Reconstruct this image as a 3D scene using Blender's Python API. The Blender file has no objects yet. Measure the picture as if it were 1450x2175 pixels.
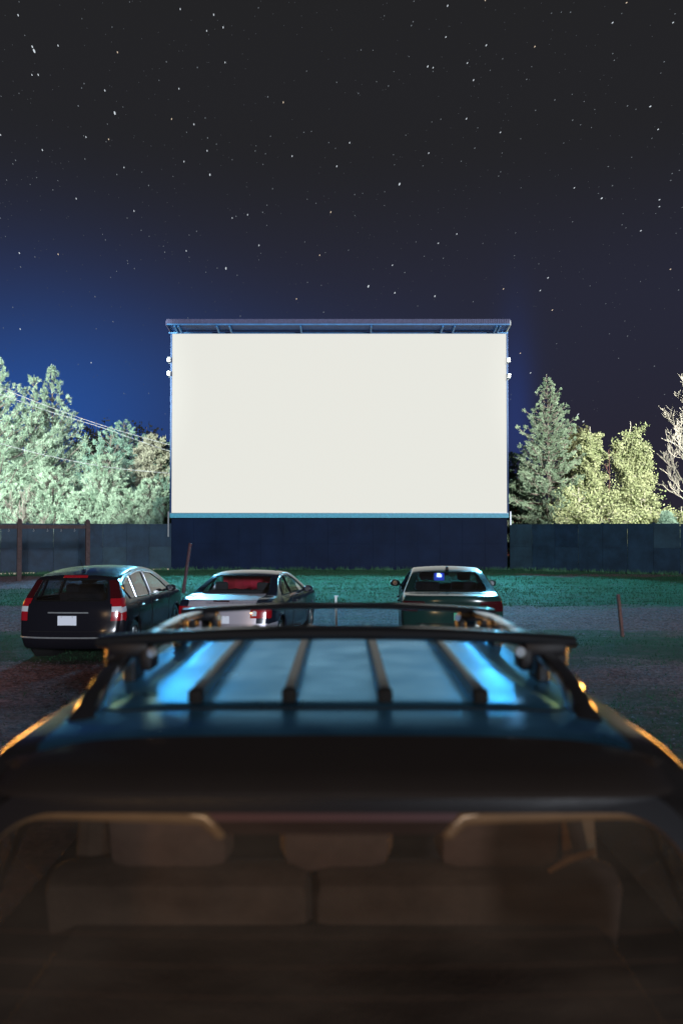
import bpy, bmesh, math, random
import numpy as np
from mathutils import Vector, Matrix
from mathutils.bvhtree import BVHTree
R = math.radians
rnd = random.Random(7)

# ------------------------------------------------------------ camera, sky, lights, exposure
scene = bpy.context.scene
C = scene.collection
CAM_Z, FPX, HOR = 2.15, 1692.0, 1125.0
cam = bpy.data.cameras.new('camera'); camo = bpy.data.objects.new('camera', cam); C.objects.link(camo)
camo.location = (0, 0, CAM_Z)
PITCH = math.atan((HOR - 1087.5) / FPX)
camo.rotation_euler = (R(90) + PITCH, 0, 0)
cam.sensor_fit = 'VERTICAL'; cam.sensor_height = 36; cam.sensor_width = 24; cam.lens = 28.0
cam.clip_start = 0.05; cam.clip_end = 3000
cam.dof.use_dof = True; cam.dof.focus_distance = 24.0; cam.dof.aperture_fstop = 2.4
scene.camera = camo
scene.render.engine = 'CYCLES'
scene.cycles.use_denoising = True
try: scene.cycles.denoiser = 'OPENIMAGEDENOISE'
except Exception: pass
scene.cycles.max_bounces = 8; scene.cycles.transparent_max_bounces = 12
scene.cycles.caustics_reflective = False; scene.cycles.caustics_refractive = False
scene.cycles.sample_clamp_indirect = 6
scene.view_settings.view_transform = 'Standard'; scene.view_settings.look = 'None'
scene.view_settings.exposure = 0; scene.view_settings.gamma = 1
scene.view_settings.use_curve_mapping = False

def build_world():
    w = bpy.data.worlds.new('World'); scene.world = w; w.use_nodes = True
    nt = w.node_tree; nt.nodes.clear(); N = nt.nodes; L = nt.links
    out = N.new('ShaderNodeOutputWorld'); bg = N.new('ShaderNodeBackground'); L.new(bg.outputs[0], out.inputs[0])
    tc = N.new('ShaderNodeTexCoord'); sp = N.new('ShaderNodeSeparateXYZ'); L.new(tc.outputs['Generated'], sp.inputs[0])
    def m(op, a, b=None, c=None):
        n = N.new('ShaderNodeMath'); n.operation = op
        for i, v in enumerate((a, b, c)):
            if v is None: continue
            if isinstance(v, (int, float)): n.inputs[i].default_value = v
            else: L.new(v, n.inputs[i])
        return n.outputs[0]
    el = m('ARCSINE', sp.outputs[2]); az = m('ARCTAN2', sp.outputs[0], sp.outputs[1])   # radians, az 0 = ahead
    ramp = N.new('ShaderNodeValToRGB'); L.new(m('MULTIPLY', m('MAXIMUM', el, 0.0), 1 / 0.75), ramp.inputs[0])
    cr = ramp.color_ramp; cr.interpolation = 'EASE'
    cr.elements[0].position = 0; cr.elements[0].color = (.021, .019, .033, 1)
    cr.elements[1].position = 1; cr.elements[1].color = (.0165, .0165, .0165, 1)
    e = cr.elements.new(.35); e.color = (.0205, .0215, .038, 1)
    e = cr.elements.new(.62); e.color = (.0172, .0172, .020, 1)
    def glow(az0, el0, wa, we, col, last):
        da = m('DIVIDE', m('SUBTRACT', az, az0), wa); de = m('DIVIDE', m('SUBTRACT', el, el0), we)
        d2 = m('ADD', m('MULTIPLY', da, da), m('MULTIPLY', de, de))
        g = m('POWER', 2.718, m('MULTIPLY', d2, -1.0))
        v = N.new('ShaderNodeMix'); v.data_type = 'RGBA'; v.blend_type = 'ADD'; v.clamp_factor = False
        L.new(g, v.inputs[0]); L.new(last, v.inputs[6]); v.inputs[7].default_value = col
        return v.outputs[2]
    # light of the town and of the screen in the thin air, low on the left, and close round the screen
    c = glow(-.38, .10, .20, .15, (.000, .056, .265, 1), ramp.outputs[0])
    c = glow(-.12, .19, .24, .08, (.000, .009, .042, 1), c)
    c = glow(.215, .12, .022, .11, (.000, .014, .09, 1), c)
    L.new(c, bg.inputs[0]); bg.inputs[1].default_value = 1.0
build_world()

def aim(o, target):
    o.rotation_euler = (Vector(target) - o.location).to_track_quat('-Z', 'Y').to_euler()
def spot(name, loc, target, power, col, half, blend=.6, size=.25):
    l = bpy.data.lights.new(name, 'SPOT'); l.energy = power; l.color = col
    l.spot_size = R(half * 2); l.spot_blend = blend; l.shadow_soft_size = size
    o = bpy.data.objects.new(name, l); o.location = loc; aim(o, target); C.objects.link(o); return o
def lampa(name, loc, target, power, col, sx, sy):
    l = bpy.data.lights.new(name, 'AREA'); l.energy = power; l.color = col; l.shape = 'RECTANGLE'; l.size = sx; l.size_y = sy
    o = bpy.data.objects.new(name, l); o.location = loc; aim(o, target); C.objects.link(o); return o
# yard floodlights on the trees, sodium lamps out of view beside and behind the SUV
spot('flood_left', (-18, 21, 9), (-16.5, 49, 10), 165000, (.88, 1.0, .90), 23, .5)
spot('flood_right', (18, 21, 9), (16.5, 48, 10), 120000, (1.0, .99, .86), 23, .5)
for _i, (_x, _z) in enumerate(((-9.2, 11.1), (-9.2, 10.4), (9.0, 11.1), (9.0, 10.3))):   # the lit floodlights on the screen edges
    spot('field_flood', (_x, 41.9, _z), (_x * (.75, -.1)[_i % 2], 29.5 - 1.5 * (_i % 2), 0), 12500, (.16, .66, 1.0), 30, .6, .12)
# cool frontal fill added low behind the camera
cold_fill = bpy.data.lights.new('cold_fill', 'SUN'); cold_fill.energy = 2.3; cold_fill.angle = R(5); cold_fill.color = (.84, .90, 1.0)
mo = bpy.data.objects.new('cold_fill', cold_fill); C.objects.link(mo)
MEL, MAZ = R(9), R(20)
mo.rotation_euler = Vector((-math.sin(MAZ) * math.cos(MEL), math.cos(MAZ) * math.cos(MEL), -math.sin(MEL))).to_track_quat('-Z', 'Y').to_euler()
lampa('sodium_left', (-9.6, 15, 2.6), (-4, 14, .5), 34, (1.0, .42, .08), 1.3, .5)
lampa('sodium_right', (9.9, 15, 2.6), (4, 14, .5), 42, (1.0, .42, .08), 1.3, .5)
for _s, _p in ((-1, 42), (1, 36)):
    _o = lampa('row_light', (_s * 4.7, 9.0, 1.0), (_s * .6, 1.6, 1.75), _p, (1.0, .44, .08), 1.5, .9); _o.data.spread = R(55)
lampa('sodium_back', (-2.5, -8, 4.0), (0, 2, 1.3), 270, (1.0, .60, .28), .6, .4)

# ------------------------------------------------------------ helpers
def P(px, py, Y):
    """world point seen at photo pixel (px, py) at distance Y ahead of the camera"""
    dx = (px - 725) / FPX; dz = (1087.5 - py) / FPX
    c, s = math.cos(PITCH), math.sin(PITCH)
    fy = c - dz * s; fz = s + dz * c
    return Vector((dx * Y / fy, Y, CAM_Z + fz * Y / fy))

_mats = {}
def mat(name, col=(.5, .5, .5), rough=.5, metal=0., coat=0., emis=None, es=0., noise=0., nscale=8., spec=.5,
        bump=0., bscale=40., col2=None, transl=0., rnoise=0., alpha=None, coords='Object'):
    if name in _mats: return _mats[name]
    m = bpy.data.materials.new(name); m.use_nodes = True; nt = m.node_tree; N = nt.nodes; L = nt.links
    b = N['Principled BSDF']
    b.inputs['Base Color'].default_value = (*col, 1); b.inputs['Roughness'].default_value = rough
    b.inputs['Metallic'].default_value = metal; b.inputs['Coat Weight'].default_value = coat
    b.inputs['Coat Roughness'].default_value = .06
    b.inputs['Specular IOR Level'].default_value = spec
    if emis: b.inputs['Emission Color'].default_value = (*emis, 1); b.inputs['Emission Strength'].default_value = es
    tc = N.new('ShaderNodeTexCoord')
    if noise or col2 or rnoise:
        n = N.new('ShaderNodeTexNoise'); n.inputs['Scale'].default_value = nscale; n.inputs['Detail'].default_value = 6
        n.inputs['Roughness'].default_value = .62
        L.new(tc.outputs[coords], n.inputs['Vector'])
        if noise or col2:
            mx = N.new('ShaderNodeMix'); mx.data_type = 'RGBA'
            r = N.new('ShaderNodeMapRange'); L.new(n.outputs[0], r.inputs[0]); r.inputs[1].default_value = .32; r.inputs[2].default_value = .68
            L.new(r.outputs[0], mx.inputs[0])
            c2 = col2 or tuple(min(1, c * (1 + noise)) for c in col); c1 = col if col2 else tuple(c * (1 - noise) for c in col)
            mx.inputs[6].default_value = (*c1, 1); mx.inputs[7].default_value = (*c2, 1)
            L.new(mx.outputs[2], b.inputs['Base Color'])
        if rnoise:
            r = N.new('ShaderNodeMapRange'); L.new(n.outputs[0], r.inputs[0]); r.inputs[1].default_value = .3; r.inputs[2].default_value = .7
            r.inputs[3].default_value = max(.02, rough - rnoise); r.inputs[4].default_value = rough + rnoise
            L.new(r.outputs[0], b.inputs['Roughness'])
    if bump:
        n2 = N.new('ShaderNodeTexNoise'); n2.inputs['Scale'].default_value = bscale; n2.inputs['Detail'].default_value = 5
        L.new(tc.outputs[coords], n2.inputs['Vector'])
        bp = N.new('ShaderNodeBump'); bp.inputs['Strength'].default_value = bump; bp.inputs['Distance'].default_value = .02
        L.new(n2.outputs[0], bp.inputs['Height']); L.new(bp.outputs[0], b.inputs['Normal'])
    if transl:
        t = N.new('ShaderNodeBsdfTranslucent'); t.inputs[0].default_value = (*col, 1)
        ms = N.new('ShaderNodeMixShader'); ms.inputs[0].default_value = transl
        L.new(b.outputs[0], ms.inputs[1]); L.new(t.outputs[0], ms.inputs[2])
        L.new(ms.outputs[0], N['Material Output'].inputs[0])
    _mats[name] = m; return m

def glass_mat(name, tint=(.6, .62, .65), rough=.03, base=.04, streak=False):
    m = bpy.data.materials.new(name); m.use_nodes = True; nt = m.node_tree; nt.nodes.clear(); N = nt.nodes; L = nt.links
    o = N.new('ShaderNodeOutputMaterial'); t = N.new('ShaderNodeBsdfTransparent'); t.inputs[0].default_value = (*tint, 1)
    g = N.new('ShaderNodeBsdfGlossy'); g.inputs['Roughness'].default_value = rough; g.inputs[0].default_value = (1, 1, 1, 1)
    lw = N.new('ShaderNodeLayerWeight'); pw = N.new('ShaderNodeMath'); pw.operation = 'POWER'; L.new(lw.outputs['Facing'], pw.inputs[0]); pw.inputs[1].default_value = 4.5
    f = N.new('ShaderNodeMapRange'); L.new(pw.outputs[0], f.inputs[0]); f.inputs[3].default_value = .05; f.inputs[4].default_value = .9
    ms = N.new('ShaderNodeMixShader'); L.new(f.outputs[0], ms.inputs[0]); L.new(t.outputs[0], ms.inputs[1]); L.new(g.outputs[0], ms.inputs[2])
    # a film of dust on the pane, its warm tone also painting reflected haze
    d = N.new('ShaderNodeBsdfDiffuse'); d.inputs[0].default_value = (.33, .26, .20, 1)
    tc = N.new('ShaderNodeTexCoord'); mp = N.new('ShaderNodeMapping'); mp.inputs['Scale'].default_value = (1, 1, 5) if streak else (1, 1, 1)
    n = N.new('ShaderNodeTexNoise'); n.inputs['Scale'].default_value = 3.5; n.inputs['Detail'].default_value = 8
    L.new(tc.outputs['Object'], mp.inputs[0]); L.new(mp.outputs[0], n.inputs['Vector'])
    r = N.new('ShaderNodeMapRange'); L.new(n.outputs[0], r.inputs[0]); r.inputs[1].default_value = .3; r.inputs[2].default_value = .75
    r.inputs[3].default_value = base * .3; r.inputs[4].default_value = base * 1.7
    m2 = N.new('ShaderNodeMixShader'); L.new(r.outputs[0], m2.inputs[0]); L.new(ms.outputs[0], m2.inputs[1]); L.new(d.outputs[0], m2.inputs[2])
    L.new(m2.outputs[0], o.inputs[0]); return m

def tag(o, label=None, cat=None, group=None, kind=None):
    if label: o['label'] = label
    if cat: o['category'] = cat
    if group: o['group'] = group
    if kind: o['kind'] = kind
    return o
def empty(name, loc=(0, 0, 0), rz=0, label=None, cat=None, group=None):
    o = bpy.data.objects.new(name, None); C.objects.link(o); o.location = loc; o.rotation_euler = (0, 0, rz)
    o.empty_display_size = .2
    return tag(o, label, cat, group)
def link(name, me, m, parent=None, smooth=False):
    o = bpy.data.objects.new(name, me); C.objects.link(o)
    if m is not None and not me.materials:
        for x in (m if isinstance(m, (list, tuple)) else [m]): me.materials.append(x)
    if parent is not None: o.parent = parent
    if smooth:
        me.polygons.foreach_set('use_smooth', [True] * len(me.polygons))
    return o
def mesh(name, vs, fs, m=None, parent=None, smooth=False):
    me = bpy.data.meshes.new(name); me.from_pydata([tuple(v) for v in vs], [], fs); me.update()
    return link(name, me, m, parent, smooth)
def from_bm(name, bm, m, parent=None, smooth=False):
    me = bpy.data.meshes.new(name); bm.to_mesh(me); bm.free(); return link(name, me, m, parent, smooth)
def copy_part(src, parent=None, loc=None):
    c = src.copy(); C.objects.link(c)
    if parent is not None: c.parent = parent
    if loc is not None: c.location = loc
    for ch in list(src.children):
        copy_part(ch, c)
    return c

class MB:
    """collects shapes into one mesh"""
    def __init__(s): s.v = []; s.f = []
    def add(s, vs, fs):
        n = len(s.v); s.v += [tuple(v) for v in vs]; s.f += [tuple(i + n for i in f) for f in fs]; return s
    def box(s, c, d, rot=None, bev=0.):
        x, y, z = (k / 2 for k in d)
        if bev > 0:
            bm = bmesh.new(); bmesh.ops.create_cube(bm, size=1)
            for v in bm.verts: v.co = Vector((v.co.x * d[0], v.co.y * d[1], v.co.z * d[2]))
            bmesh.ops.bevel(bm, geom=list(bm.edges), offset=bev, segments=2, affect='EDGES', profile=.5)
            bm.verts.index_update()
            vs = [v.co.copy() for v in bm.verts]; fs = [tuple(v.index for v in f.verts) for f in bm.faces]; bm.free()
        else:
            vs = [Vector(p) for p in ((-x, -y, -z), (x, -y, -z), (x, y, -z), (-x, y, -z), (-x, -y, z), (x, -y, z), (x, y, z), (-x, y, z))]
            fs = [(0, 3, 2, 1), (4, 5, 6, 7), (0, 1, 5, 4), (1, 2, 6, 5), (2, 3, 7, 6), (3, 0, 4, 7)]
        if rot is not None: vs = [rot @ v for v in vs]
        return s.add([v + Vector(c) for v in vs], fs)
    def tube(s, pts, rad, n=8, cap=True, flat=1.0):
        pts = [Vector(p) for p in pts]; rads = rad if isinstance(rad, (list, tuple)) else [rad] * len(pts)
        vs = []; up0 = None
        for i, p in enumerate(pts):
            d = (pts[min(i + 1, len(pts) - 1)] - pts[max(i - 1, 0)])
            if d.length < 1e-9: d = Vector((0, 0, 1))
            d.normalize()
            if up0 is None: up0 = Vector((0, 0, 1)) if abs(d.z) < .9 else Vector((1, 0, 0))
            a = d.cross(up0)
            if a.length < 1e-6: a = d.cross(Vector((0, 1, 0)))
            a.normalize(); b = a.cross(d).normalized(); up0 = b
            for k in range(n):
                t = 2 * math.pi * k / n
                vs.append(p + a * math.cos(t) * rads[i] + b * math.sin(t) * rads[i] * flat)
        fs = []
        for i in range(len(pts) - 1):
            for k in range(n):
                k2 = (k + 1) % n; fs.append((i * n + k, i * n + k2, (i + 1) * n + k2, (i + 1) * n + k))
        if cap:
            fs.append(tuple(reversed(range(n)))); fs.append(tuple((len(pts) - 1) * n + k for k in range(n)))
        return s.add(vs, fs)
    def loft(s, rings, closed=True, cap=True):
        n = len(rings[0]); vs = [p for r in rings for p in r]; fs = []
        for i in range(len(rings) - 1):
            for k in range(n if closed else n - 1):
                k2 = (k + 1) % n; fs.append((i * n + k, i * n + k2, (i + 1) * n + k2, (i + 1) * n + k))
        if cap and closed:
            fs.append(tuple(reversed(range(n)))); fs.append(tuple((len(rings) - 1) * n + k for k in range(n)))
        return s.add(vs, fs)
    def lathe(s, prof, n=24, axis='X', c=(0, 0, 0)):
        """prof: (along axis, radius)"""
        rings = []
        for a, r in prof:
            ring = []
            for k in range(n):
                t = 2 * math.pi * k / n
                p = (a, r * math.cos(t), r * math.sin(t)) if axis == 'X' else ((r * math.cos(t), r * math.sin(t), a) if axis == 'Z' else (r * math.cos(t), a, r * math.sin(t)))
                ring.append(Vector(p) + Vector(c))
            rings.append(ring)
        return s.loft(rings)
    def obj(s, name, m, parent=None, smooth=False):
        o = mesh(name, s.v, s.f, m, parent)
        if smooth:
            bm = bmesh.new(); bm.from_mesh(o.data); bmesh.ops.recalc_face_normals(bm, faces=bm.faces)
            bm.to_mesh(o.data); bm.free()
            o.data.polygons.foreach_set('use_smooth', [True] * len(o.data.polygons))
            try: o.data.set_sharp_from_angle(angle=R(40))
            except Exception: pass
        return o

def cr_spline(pts, n):
    """Catmull-Rom through points, n samples a segment"""
    pts = [Vector(p) for p in pts]; out = []
    for i in range(len(pts) - 1):
        p0 = pts[max(i - 1, 0)]; p1 = pts[i]; p2 = pts[i + 1]; p3 = pts[min(i + 2, len(pts) - 1)]
        for k in range(n):
            t = k / n
            out.append(.5 * ((2 * p1) + (p2 - p0) * t + (2 * p0 - 5 * p1 + 4 * p2 - p3) * t * t + (3 * p1 - p0 - 3 * p2 + p3) * t ** 3))
    out.append(pts[-1]); return out
def interp(xs, ys, x):
    return float(np.interp(x, xs, ys))
def in_poly(p, poly):
    x, y = p; c = False; j = len(poly) - 1
    for i in range(len(poly)):
        xi, yi = poly[i]; xj, yj = poly[j]
        if (yi > y) != (yj > y) and x < (xj - xi) * (y - yi) / (yj - yi + 1e-12) + xi: c = not c
        j = i
    return c
def round_poly(poly, r, n=5):
    out = []; m = len(poly)
    for i in range(m):
        a, b, c = Vector(poly[i - 1]), Vector(poly[i]), Vector(poly[(i + 1) % m])
        d1 = (a - b); d2 = (c - b); rr = min(r, d1.length * .45, d2.length * .45)
        p = b + d1.normalized() * rr; q = b + d2.normalized() * rr
        for k in range(n + 1):
            t = k / n; out.append(tuple((1 - t) ** 2 * p + 2 * t * (1 - t) * b + t * t * q))
    return out

# ------------------------------------------------------------ materials
M = {}
M['screen'] = mat('screen_light', (.0, .0, .0), .9, emis=(.80, .80, .74), es=1.0)
M['navy'] = mat('navy_paint', (.006, .014, .040), .6, noise=.22, nscale=.7, bump=.15, bscale=14, spec=.08)
M['navy_a'] = mat('navy_paint_plywood', (.012, .034, .062), .55, noise=.35, nscale=1.3, bump=.3, bscale=11, spec=.35)
M['navy_b'] = mat('navy_paint_plywood_faded', (.020, .048, .072), .6, noise=.35, nscale=1.1, bump=.3, bscale=11, spec=.35)
M['navy_c'] = mat('navy_paint_plywood_dark', (.009, .026, .052), .5, noise=.4, nscale=1.8, bump=.3, bscale=11, spec=.35)
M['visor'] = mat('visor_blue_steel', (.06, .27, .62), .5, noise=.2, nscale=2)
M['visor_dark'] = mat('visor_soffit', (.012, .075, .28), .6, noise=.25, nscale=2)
M['fascia'] = mat('fascia_metal', (.11, .11, .22), .6, metal=0., noise=.2)
M['ledge'] = mat('ledge_paint', (.08, .42, .58), .5, noise=.15)
M['white_metal'] = mat('white_metal', (.7, .74, .76), .4)
M['galv'] = mat('galvanised', (.45, .48, .5), .4, metal=.6, noise=.15, nscale=20)
M['wood_dark'] = mat('weathered_timber', (.06, .035, .035), .8, noise=.35, nscale=9, bump=.5, bscale=30)
M['gap_light'] = mat('fence_gap_light', (.55, .48, .33), .8, noise=.2, nscale=9)
M['stake'] = mat('stake_timber', (.10, .045, .04), .8, noise=.35, nscale=14, bump=.5, bscale=40)
M['pole_red'] = mat('rusty_pole', (.07, .03, .04), .7, noise=.4, nscale=12)
M['black_plastic'] = mat('black_plastic', (.006, .006, .008), .5, noise=.2, nscale=30, bump=.05, bscale=300, spec=.18)
M['rubber'] = mat('rubber', (.006, .006, .006), .8, noise=.3, nscale=20, spec=.15)
M['chrome'] = mat('chrome', (.62, .66, .72), .18, metal=1.0)
M['alloy'] = mat('alloy', (.35, .36, .38), .3, metal=.9, noise=.1)
M['lens_red'] = mat('red_lens', (.26, .006, .012), .12, coat=1., emis=(1, .02, .03), es=.03)
M['lens_dark'] = mat('dark_red_lens', (.04, .003, .005), .12, coat=1.)
M['lens_white'] = mat('clear_lens', (.55, .60, .65), .15, coat=1.)
M['plate'] = mat('plate_white', (.74, .80, .90), .4)
M['plate_green'] = mat('plate_green', (.05, .42, .24), .4)
M['seat_dark'] = mat('dark_upholstery', (.035, .035, .042), .9, noise=.25, nscale=30)
M['seat_tan'] = mat('tan_upholstery', (.125, .09, .072), .85, noise=.25, nscale=9, bump=.25, bscale=120)
M['trim_tan'] = mat('tan_plastic', (.50, .34, .19), .5, noise=.18, nscale=14)
M['cargo'] = mat('cargo_carpet', (.085, .062, .050), .95, noise=.4, nscale=7, bump=.4, bscale=90)
M['bark'] = mat('bark', (.12, .10, .09), .9, noise=.4, nscale=5, bump=.6, bscale=12)
M['bark_pale'] = mat('pale_bark', (.34, .32, .28), .85, noise=.25, nscale=6)
M['wire'] = mat('cable', (.22, .22, .24), .5)
M['red_cloth'] = mat('red_cloth', (.95, .10, .16), .8, transl=.75, noise=.2)
M['glow_blue'] = mat('blue_halo', (.05, .1, .9), .4, emis=(.05, .12, 1.0), es=.9)
M['glow_white'] = mat('white_lamp', (.8, .9, 1), .4, emis=(.55, .85, 1.0), es=6)
M['glow_red'] = mat('red_lamp', (.8, .1, .05), .4, emis=(1, .16, .05), es=2.2)
M['barn'] = mat('red_siding', (.24, .045, .03), .8, noise=.3, nscale=3)
M['glass_tint'] = glass_mat('tinted_glass', (.34, .36, .40), .03, .02)
M['glass_clear'] = glass_mat('clear_glass', (.72, .76, .78), .02, .015)
M['glass_suv'] = glass_mat('dusty_haze_glass', (.46, .42, .38), .05, .043, True)
M['frit'] = mat('black_frit', (.006, .006, .008), .25)
M['seam'] = mat('panel_gap', (.002, .002, .003), .9)
def paint(name, col, rough=.17, metal=.05):
    return mat(name, col, rough, metal, coat=0., spec=.26, rnoise=.05, nscale=3)

# ------------------------------------------------------------ ground
def ground_height(x, y):
    h = .012 * np.sin(x * 1.7 + .4 * np.sin(y * .9)) + .014 * np.sin(y * 2.3 + .8 * np.sin(x * .45))
    h = h + .010 * np.sin(y * 7.1 + 1.3 * np.sin(x * .8) + .5 * x) + .006 * np.sin(x * 5.3 - y * 3.1)
    return h * np.clip((y - 5.5) / 3, 0, 1)
def build_ground():
    rs = np.random.RandomState(3)
    xs = np.concatenate([[-700, -300, -120, -60, -32], np.arange(-24, 24.01, .125), [32, 60, 120, 300, 700]])
    ys = [-300, -60, -12, 2, 5.5]; y = 6.0
    while y < 46: ys.append(y); y += max(.04, y * .0036)
    ys += [47, 50, 60, 80, 140, 400, 1400]; ys = np.array(ys)
    X, Y = np.meshgrid(xs, ys); Z = ground_height(X, Y) + rs.normal(0, .0055, X.shape) * (np.abs(X) < 25) * (Y > 5.6) * (Y < 46)
    Z[(np.abs(X) > 25) | (Y > 46) | (Y < 5.9)] = 0
    # the old ramp humps of the lot, lying across the rows
    Z += .06 * np.exp(-((Y - 14.6 + .05 * X) / .9) ** 2) + .05 * np.exp(-((Y - 26.5 + .03 * X) / 1.6) ** 2)
    vs = np.stack([X.ravel(), Y.ravel(), Z.ravel()], 1); nx = len(xs); ny = len(ys)
    idx = np.arange(nx * ny).reshape(ny, nx)
    q = np.stack([idx[:-1, :-1], idx[:-1, 1:], idx[1:, 1:], idx[1:, :-1]], -1).reshape(-1, 4)
    me = quick_mesh('ground', vs, q)
    o = link('ground', me, ground_mat(), None, True)
    tag(o, 'worn parking field of damp grass and gravel strips in front of the screen', None, None, 'structure')
def quick_mesh(name, vs, faces):
    me = bpy.data.meshes.new(name); n = len(faces); k = faces.shape[1]
    me.vertices.add(len(vs)); me.vertices.foreach_set('co', vs.astype(np.float32).ravel())
    me.loops.add(n * k); me.loops.foreach_set('vertex_index', faces.astype(np.int32).ravel())
    me.polygons.add(n); me.polygons.foreach_set('loop_start', (np.arange(n) * k).astype(np.int32))
    try: me.polygons.foreach_set('loop_total', np.full(n, k, np.int32))
    except Exception: pass
    me.update(calc_edges=True); return me
def grass_mask(x, y):
    """1 = grass, 0 = gravel: lanes run across the lot"""
    yy = y + .25 * np.sin(x * .35) + .12 * np.sin(x * 1.3) + .03 * x * (y > 30)
    g = np.ones_like(yy)
    def lane(a, b, s):
        return 1 / (1 + np.exp(-(yy - a) / s)) * 1 / (1 + np.exp((yy - b) / s))
    g = g - lane(16.6, 22.3, .12) - lane(10.7, 13.0, .10) * .95 - lane(5, 10.7, .3) * (.35 + .6 / (1 + np.exp((x + .5) / .4)))
    left = 1 / (1 + np.exp((x + 9.2) / .5))
    g = g - lane(28.5, 36.5, .3) * left
    right = 1 / (1 + np.exp(-(x - 8.5) / .8))
    g = g - lane(36.5, 38.5, .3) * right * .8
    return np.clip(g, 0, 1)
def ground_mat():
    m = bpy.data.materials.new('grass_and_gravel'); m.use_nodes = True; nt = m.node_tree; N = nt.nodes; L = nt.links
    b = N['Principled BSDF']; b.inputs['Roughness'].default_value = .85; b.inputs['Specular IOR Level'].default_value = .15
    tc = N.new('ShaderNodeTexCoord'); sp = N.new('ShaderNodeSeparateXYZ'); L.new(tc.outputs['Object'], sp.inputs[0])
    def mm(op, *a):
        n = N.new('ShaderNodeMath'); n.operation = op
        for i, v in enumerate(a):
            if isinstance(v, (int, float)): n.inputs[i].default_value = v
            else: L.new(v, n.inputs[i])
        return n.outputs[0]
    def noise(scale, detail=6, dist=0, vec=None, rough=.6):
        n = N.new('ShaderNodeTexNoise'); n.inputs['Scale'].default_value = scale; n.inputs['Detail'].default_value = detail
        n.inputs['Distortion'].default_value = dist; n.inputs['Roughness'].default_value = rough
        L.new(vec or tc.outputs['Object'], n.inputs['Vector']); return n.outputs[0]
    mp = N.new('ShaderNodeMapping'); mp.inputs['Scale'].default_value = (.35, 1, 1); L.new(tc.outputs['Object'], mp.inputs[0])
    nz = noise(.9, 8, .3, mp.outputs[0]); X, Y = sp.outputs[0], sp.outputs[1]
    yy = mm('ADD', Y, mm('MULTIPLY', mm('SUBTRACT', nz, .5), 3.0))
    def step(v, a, s):
        r = N.new('ShaderNodeMapRange'); r.interpolation_type = 'SMOOTHSTEP'; L.new(v, r.inputs[0])
        r.inputs[1].default_value = a - s; r.inputs[2].default_value = a + s; return r.outputs[0]
    def lane(a, b2, s): return mm('MULTIPLY', step(yy, a, s), mm('SUBTRACT', 1.0, step(yy, b2, s)))
    g = mm('ADD', lane(16.6, 22.3, .9), lane(10.7, 13.0, .7))
    g = mm('ADD', g, mm('MULTIPLY', mm('SUBTRACT', 1.0, step(yy, 10.7, .4)), mm('ADD', .25, mm('MULTIPLY', mm('SUBTRACT', 1.0, step(X, -1.0, 1.0)), .7))))
    g = mm('ADD', g, mm('MULTIPLY', lane(28.5, 36.5, .5), mm('SUBTRACT', 1.0, step(X, -9.2, .8))))
    g = mm('ADD', g, mm('MULTIPLY', lane(36.5, 38.6, .5), mm('MULTIPLY', step(X, 8.5, 1.2), .8)))
    g = mm('ADD', g, mm('MULTIPLY', mm('MULTIPLY', step(yy, 24, 2), mm('SUBTRACT', 1.0, step(yy, 29, 1.5))), mm('MULTIPLY', mm('SUBTRACT', 1.0, step(X, -9.5, 1.5)), .35)))
    g = mm('MINIMUM', mm('MAXIMUM', mm('ADD', g, mm('MULTIPLY', mm('SUBTRACT', noise(2.6, 10, .5, mp.outputs[0], .7), .50), 1.9)), 0.0), 1.0)
    def mixc(f, a, b2):
        x = N.new('ShaderNodeMix'); x.data_type = 'RGBA'
        if isinstance(f, float): x.inputs[0].default_value = f
        else: L.new(f, x.inputs[0])
        for i, v in ((6, a), (7, b2)):
            if isinstance(v, tuple): x.inputs[i].default_value = (*v, 1)
            else: L.new(v, x.inputs[i])
        return x.outputs[2]
    fine = noise(38, 5); mid = noise(6, 6, .4)
    fr = step(fine, .5, .14); mr = step(mid, .5, .2)
    grass = mixc(mr, (.024, .13, .075), (.045, .22, .11)); grass = mixc(mm('MULTIPLY', fr, .55), grass, (.012, .03, .018))
    near = mm('SUBTRACT', 1.0, step(yy, 17.0, 4.5)); grass = mixc(mm('MULTIPLY', near, .85), grass, mixc(fr, (.026, .045, .030), (.06, .065, .05)))
    vor = N.new('ShaderNodeTexVoronoi'); vor.inputs['Scale'].default_value = 26; L.new(tc.outputs['Object'], vor.inputs['Vector'])
    sep = N.new('ShaderNodeSeparateColor'); L.new(vor.outputs['Color'], sep.inputs[0])
    grav = mixc(sep.outputs[0], (.10, .055, .065), (.36, .21, .235)); grav = mixc(mm('MULTIPLY', mr, .5), grav, (.085, .05, .055))
    L.new(mixc(g, grass, grav), b.inputs['Base Color'])
    bp = N.new('ShaderNodeBump'); bp.inputs['Strength'].default_value = .9; bp.inputs['Distance'].default_value = .05
    h = mm('ADD', mm('MULTIPLY', fine, 1.0), mm('MULTIPLY', noise(12, 6), 1.2)); L.new(h, bp.inputs['Height']); L.new(bp.outputs[0], b.inputs['Normal'])
    return m
build_ground()

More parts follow.
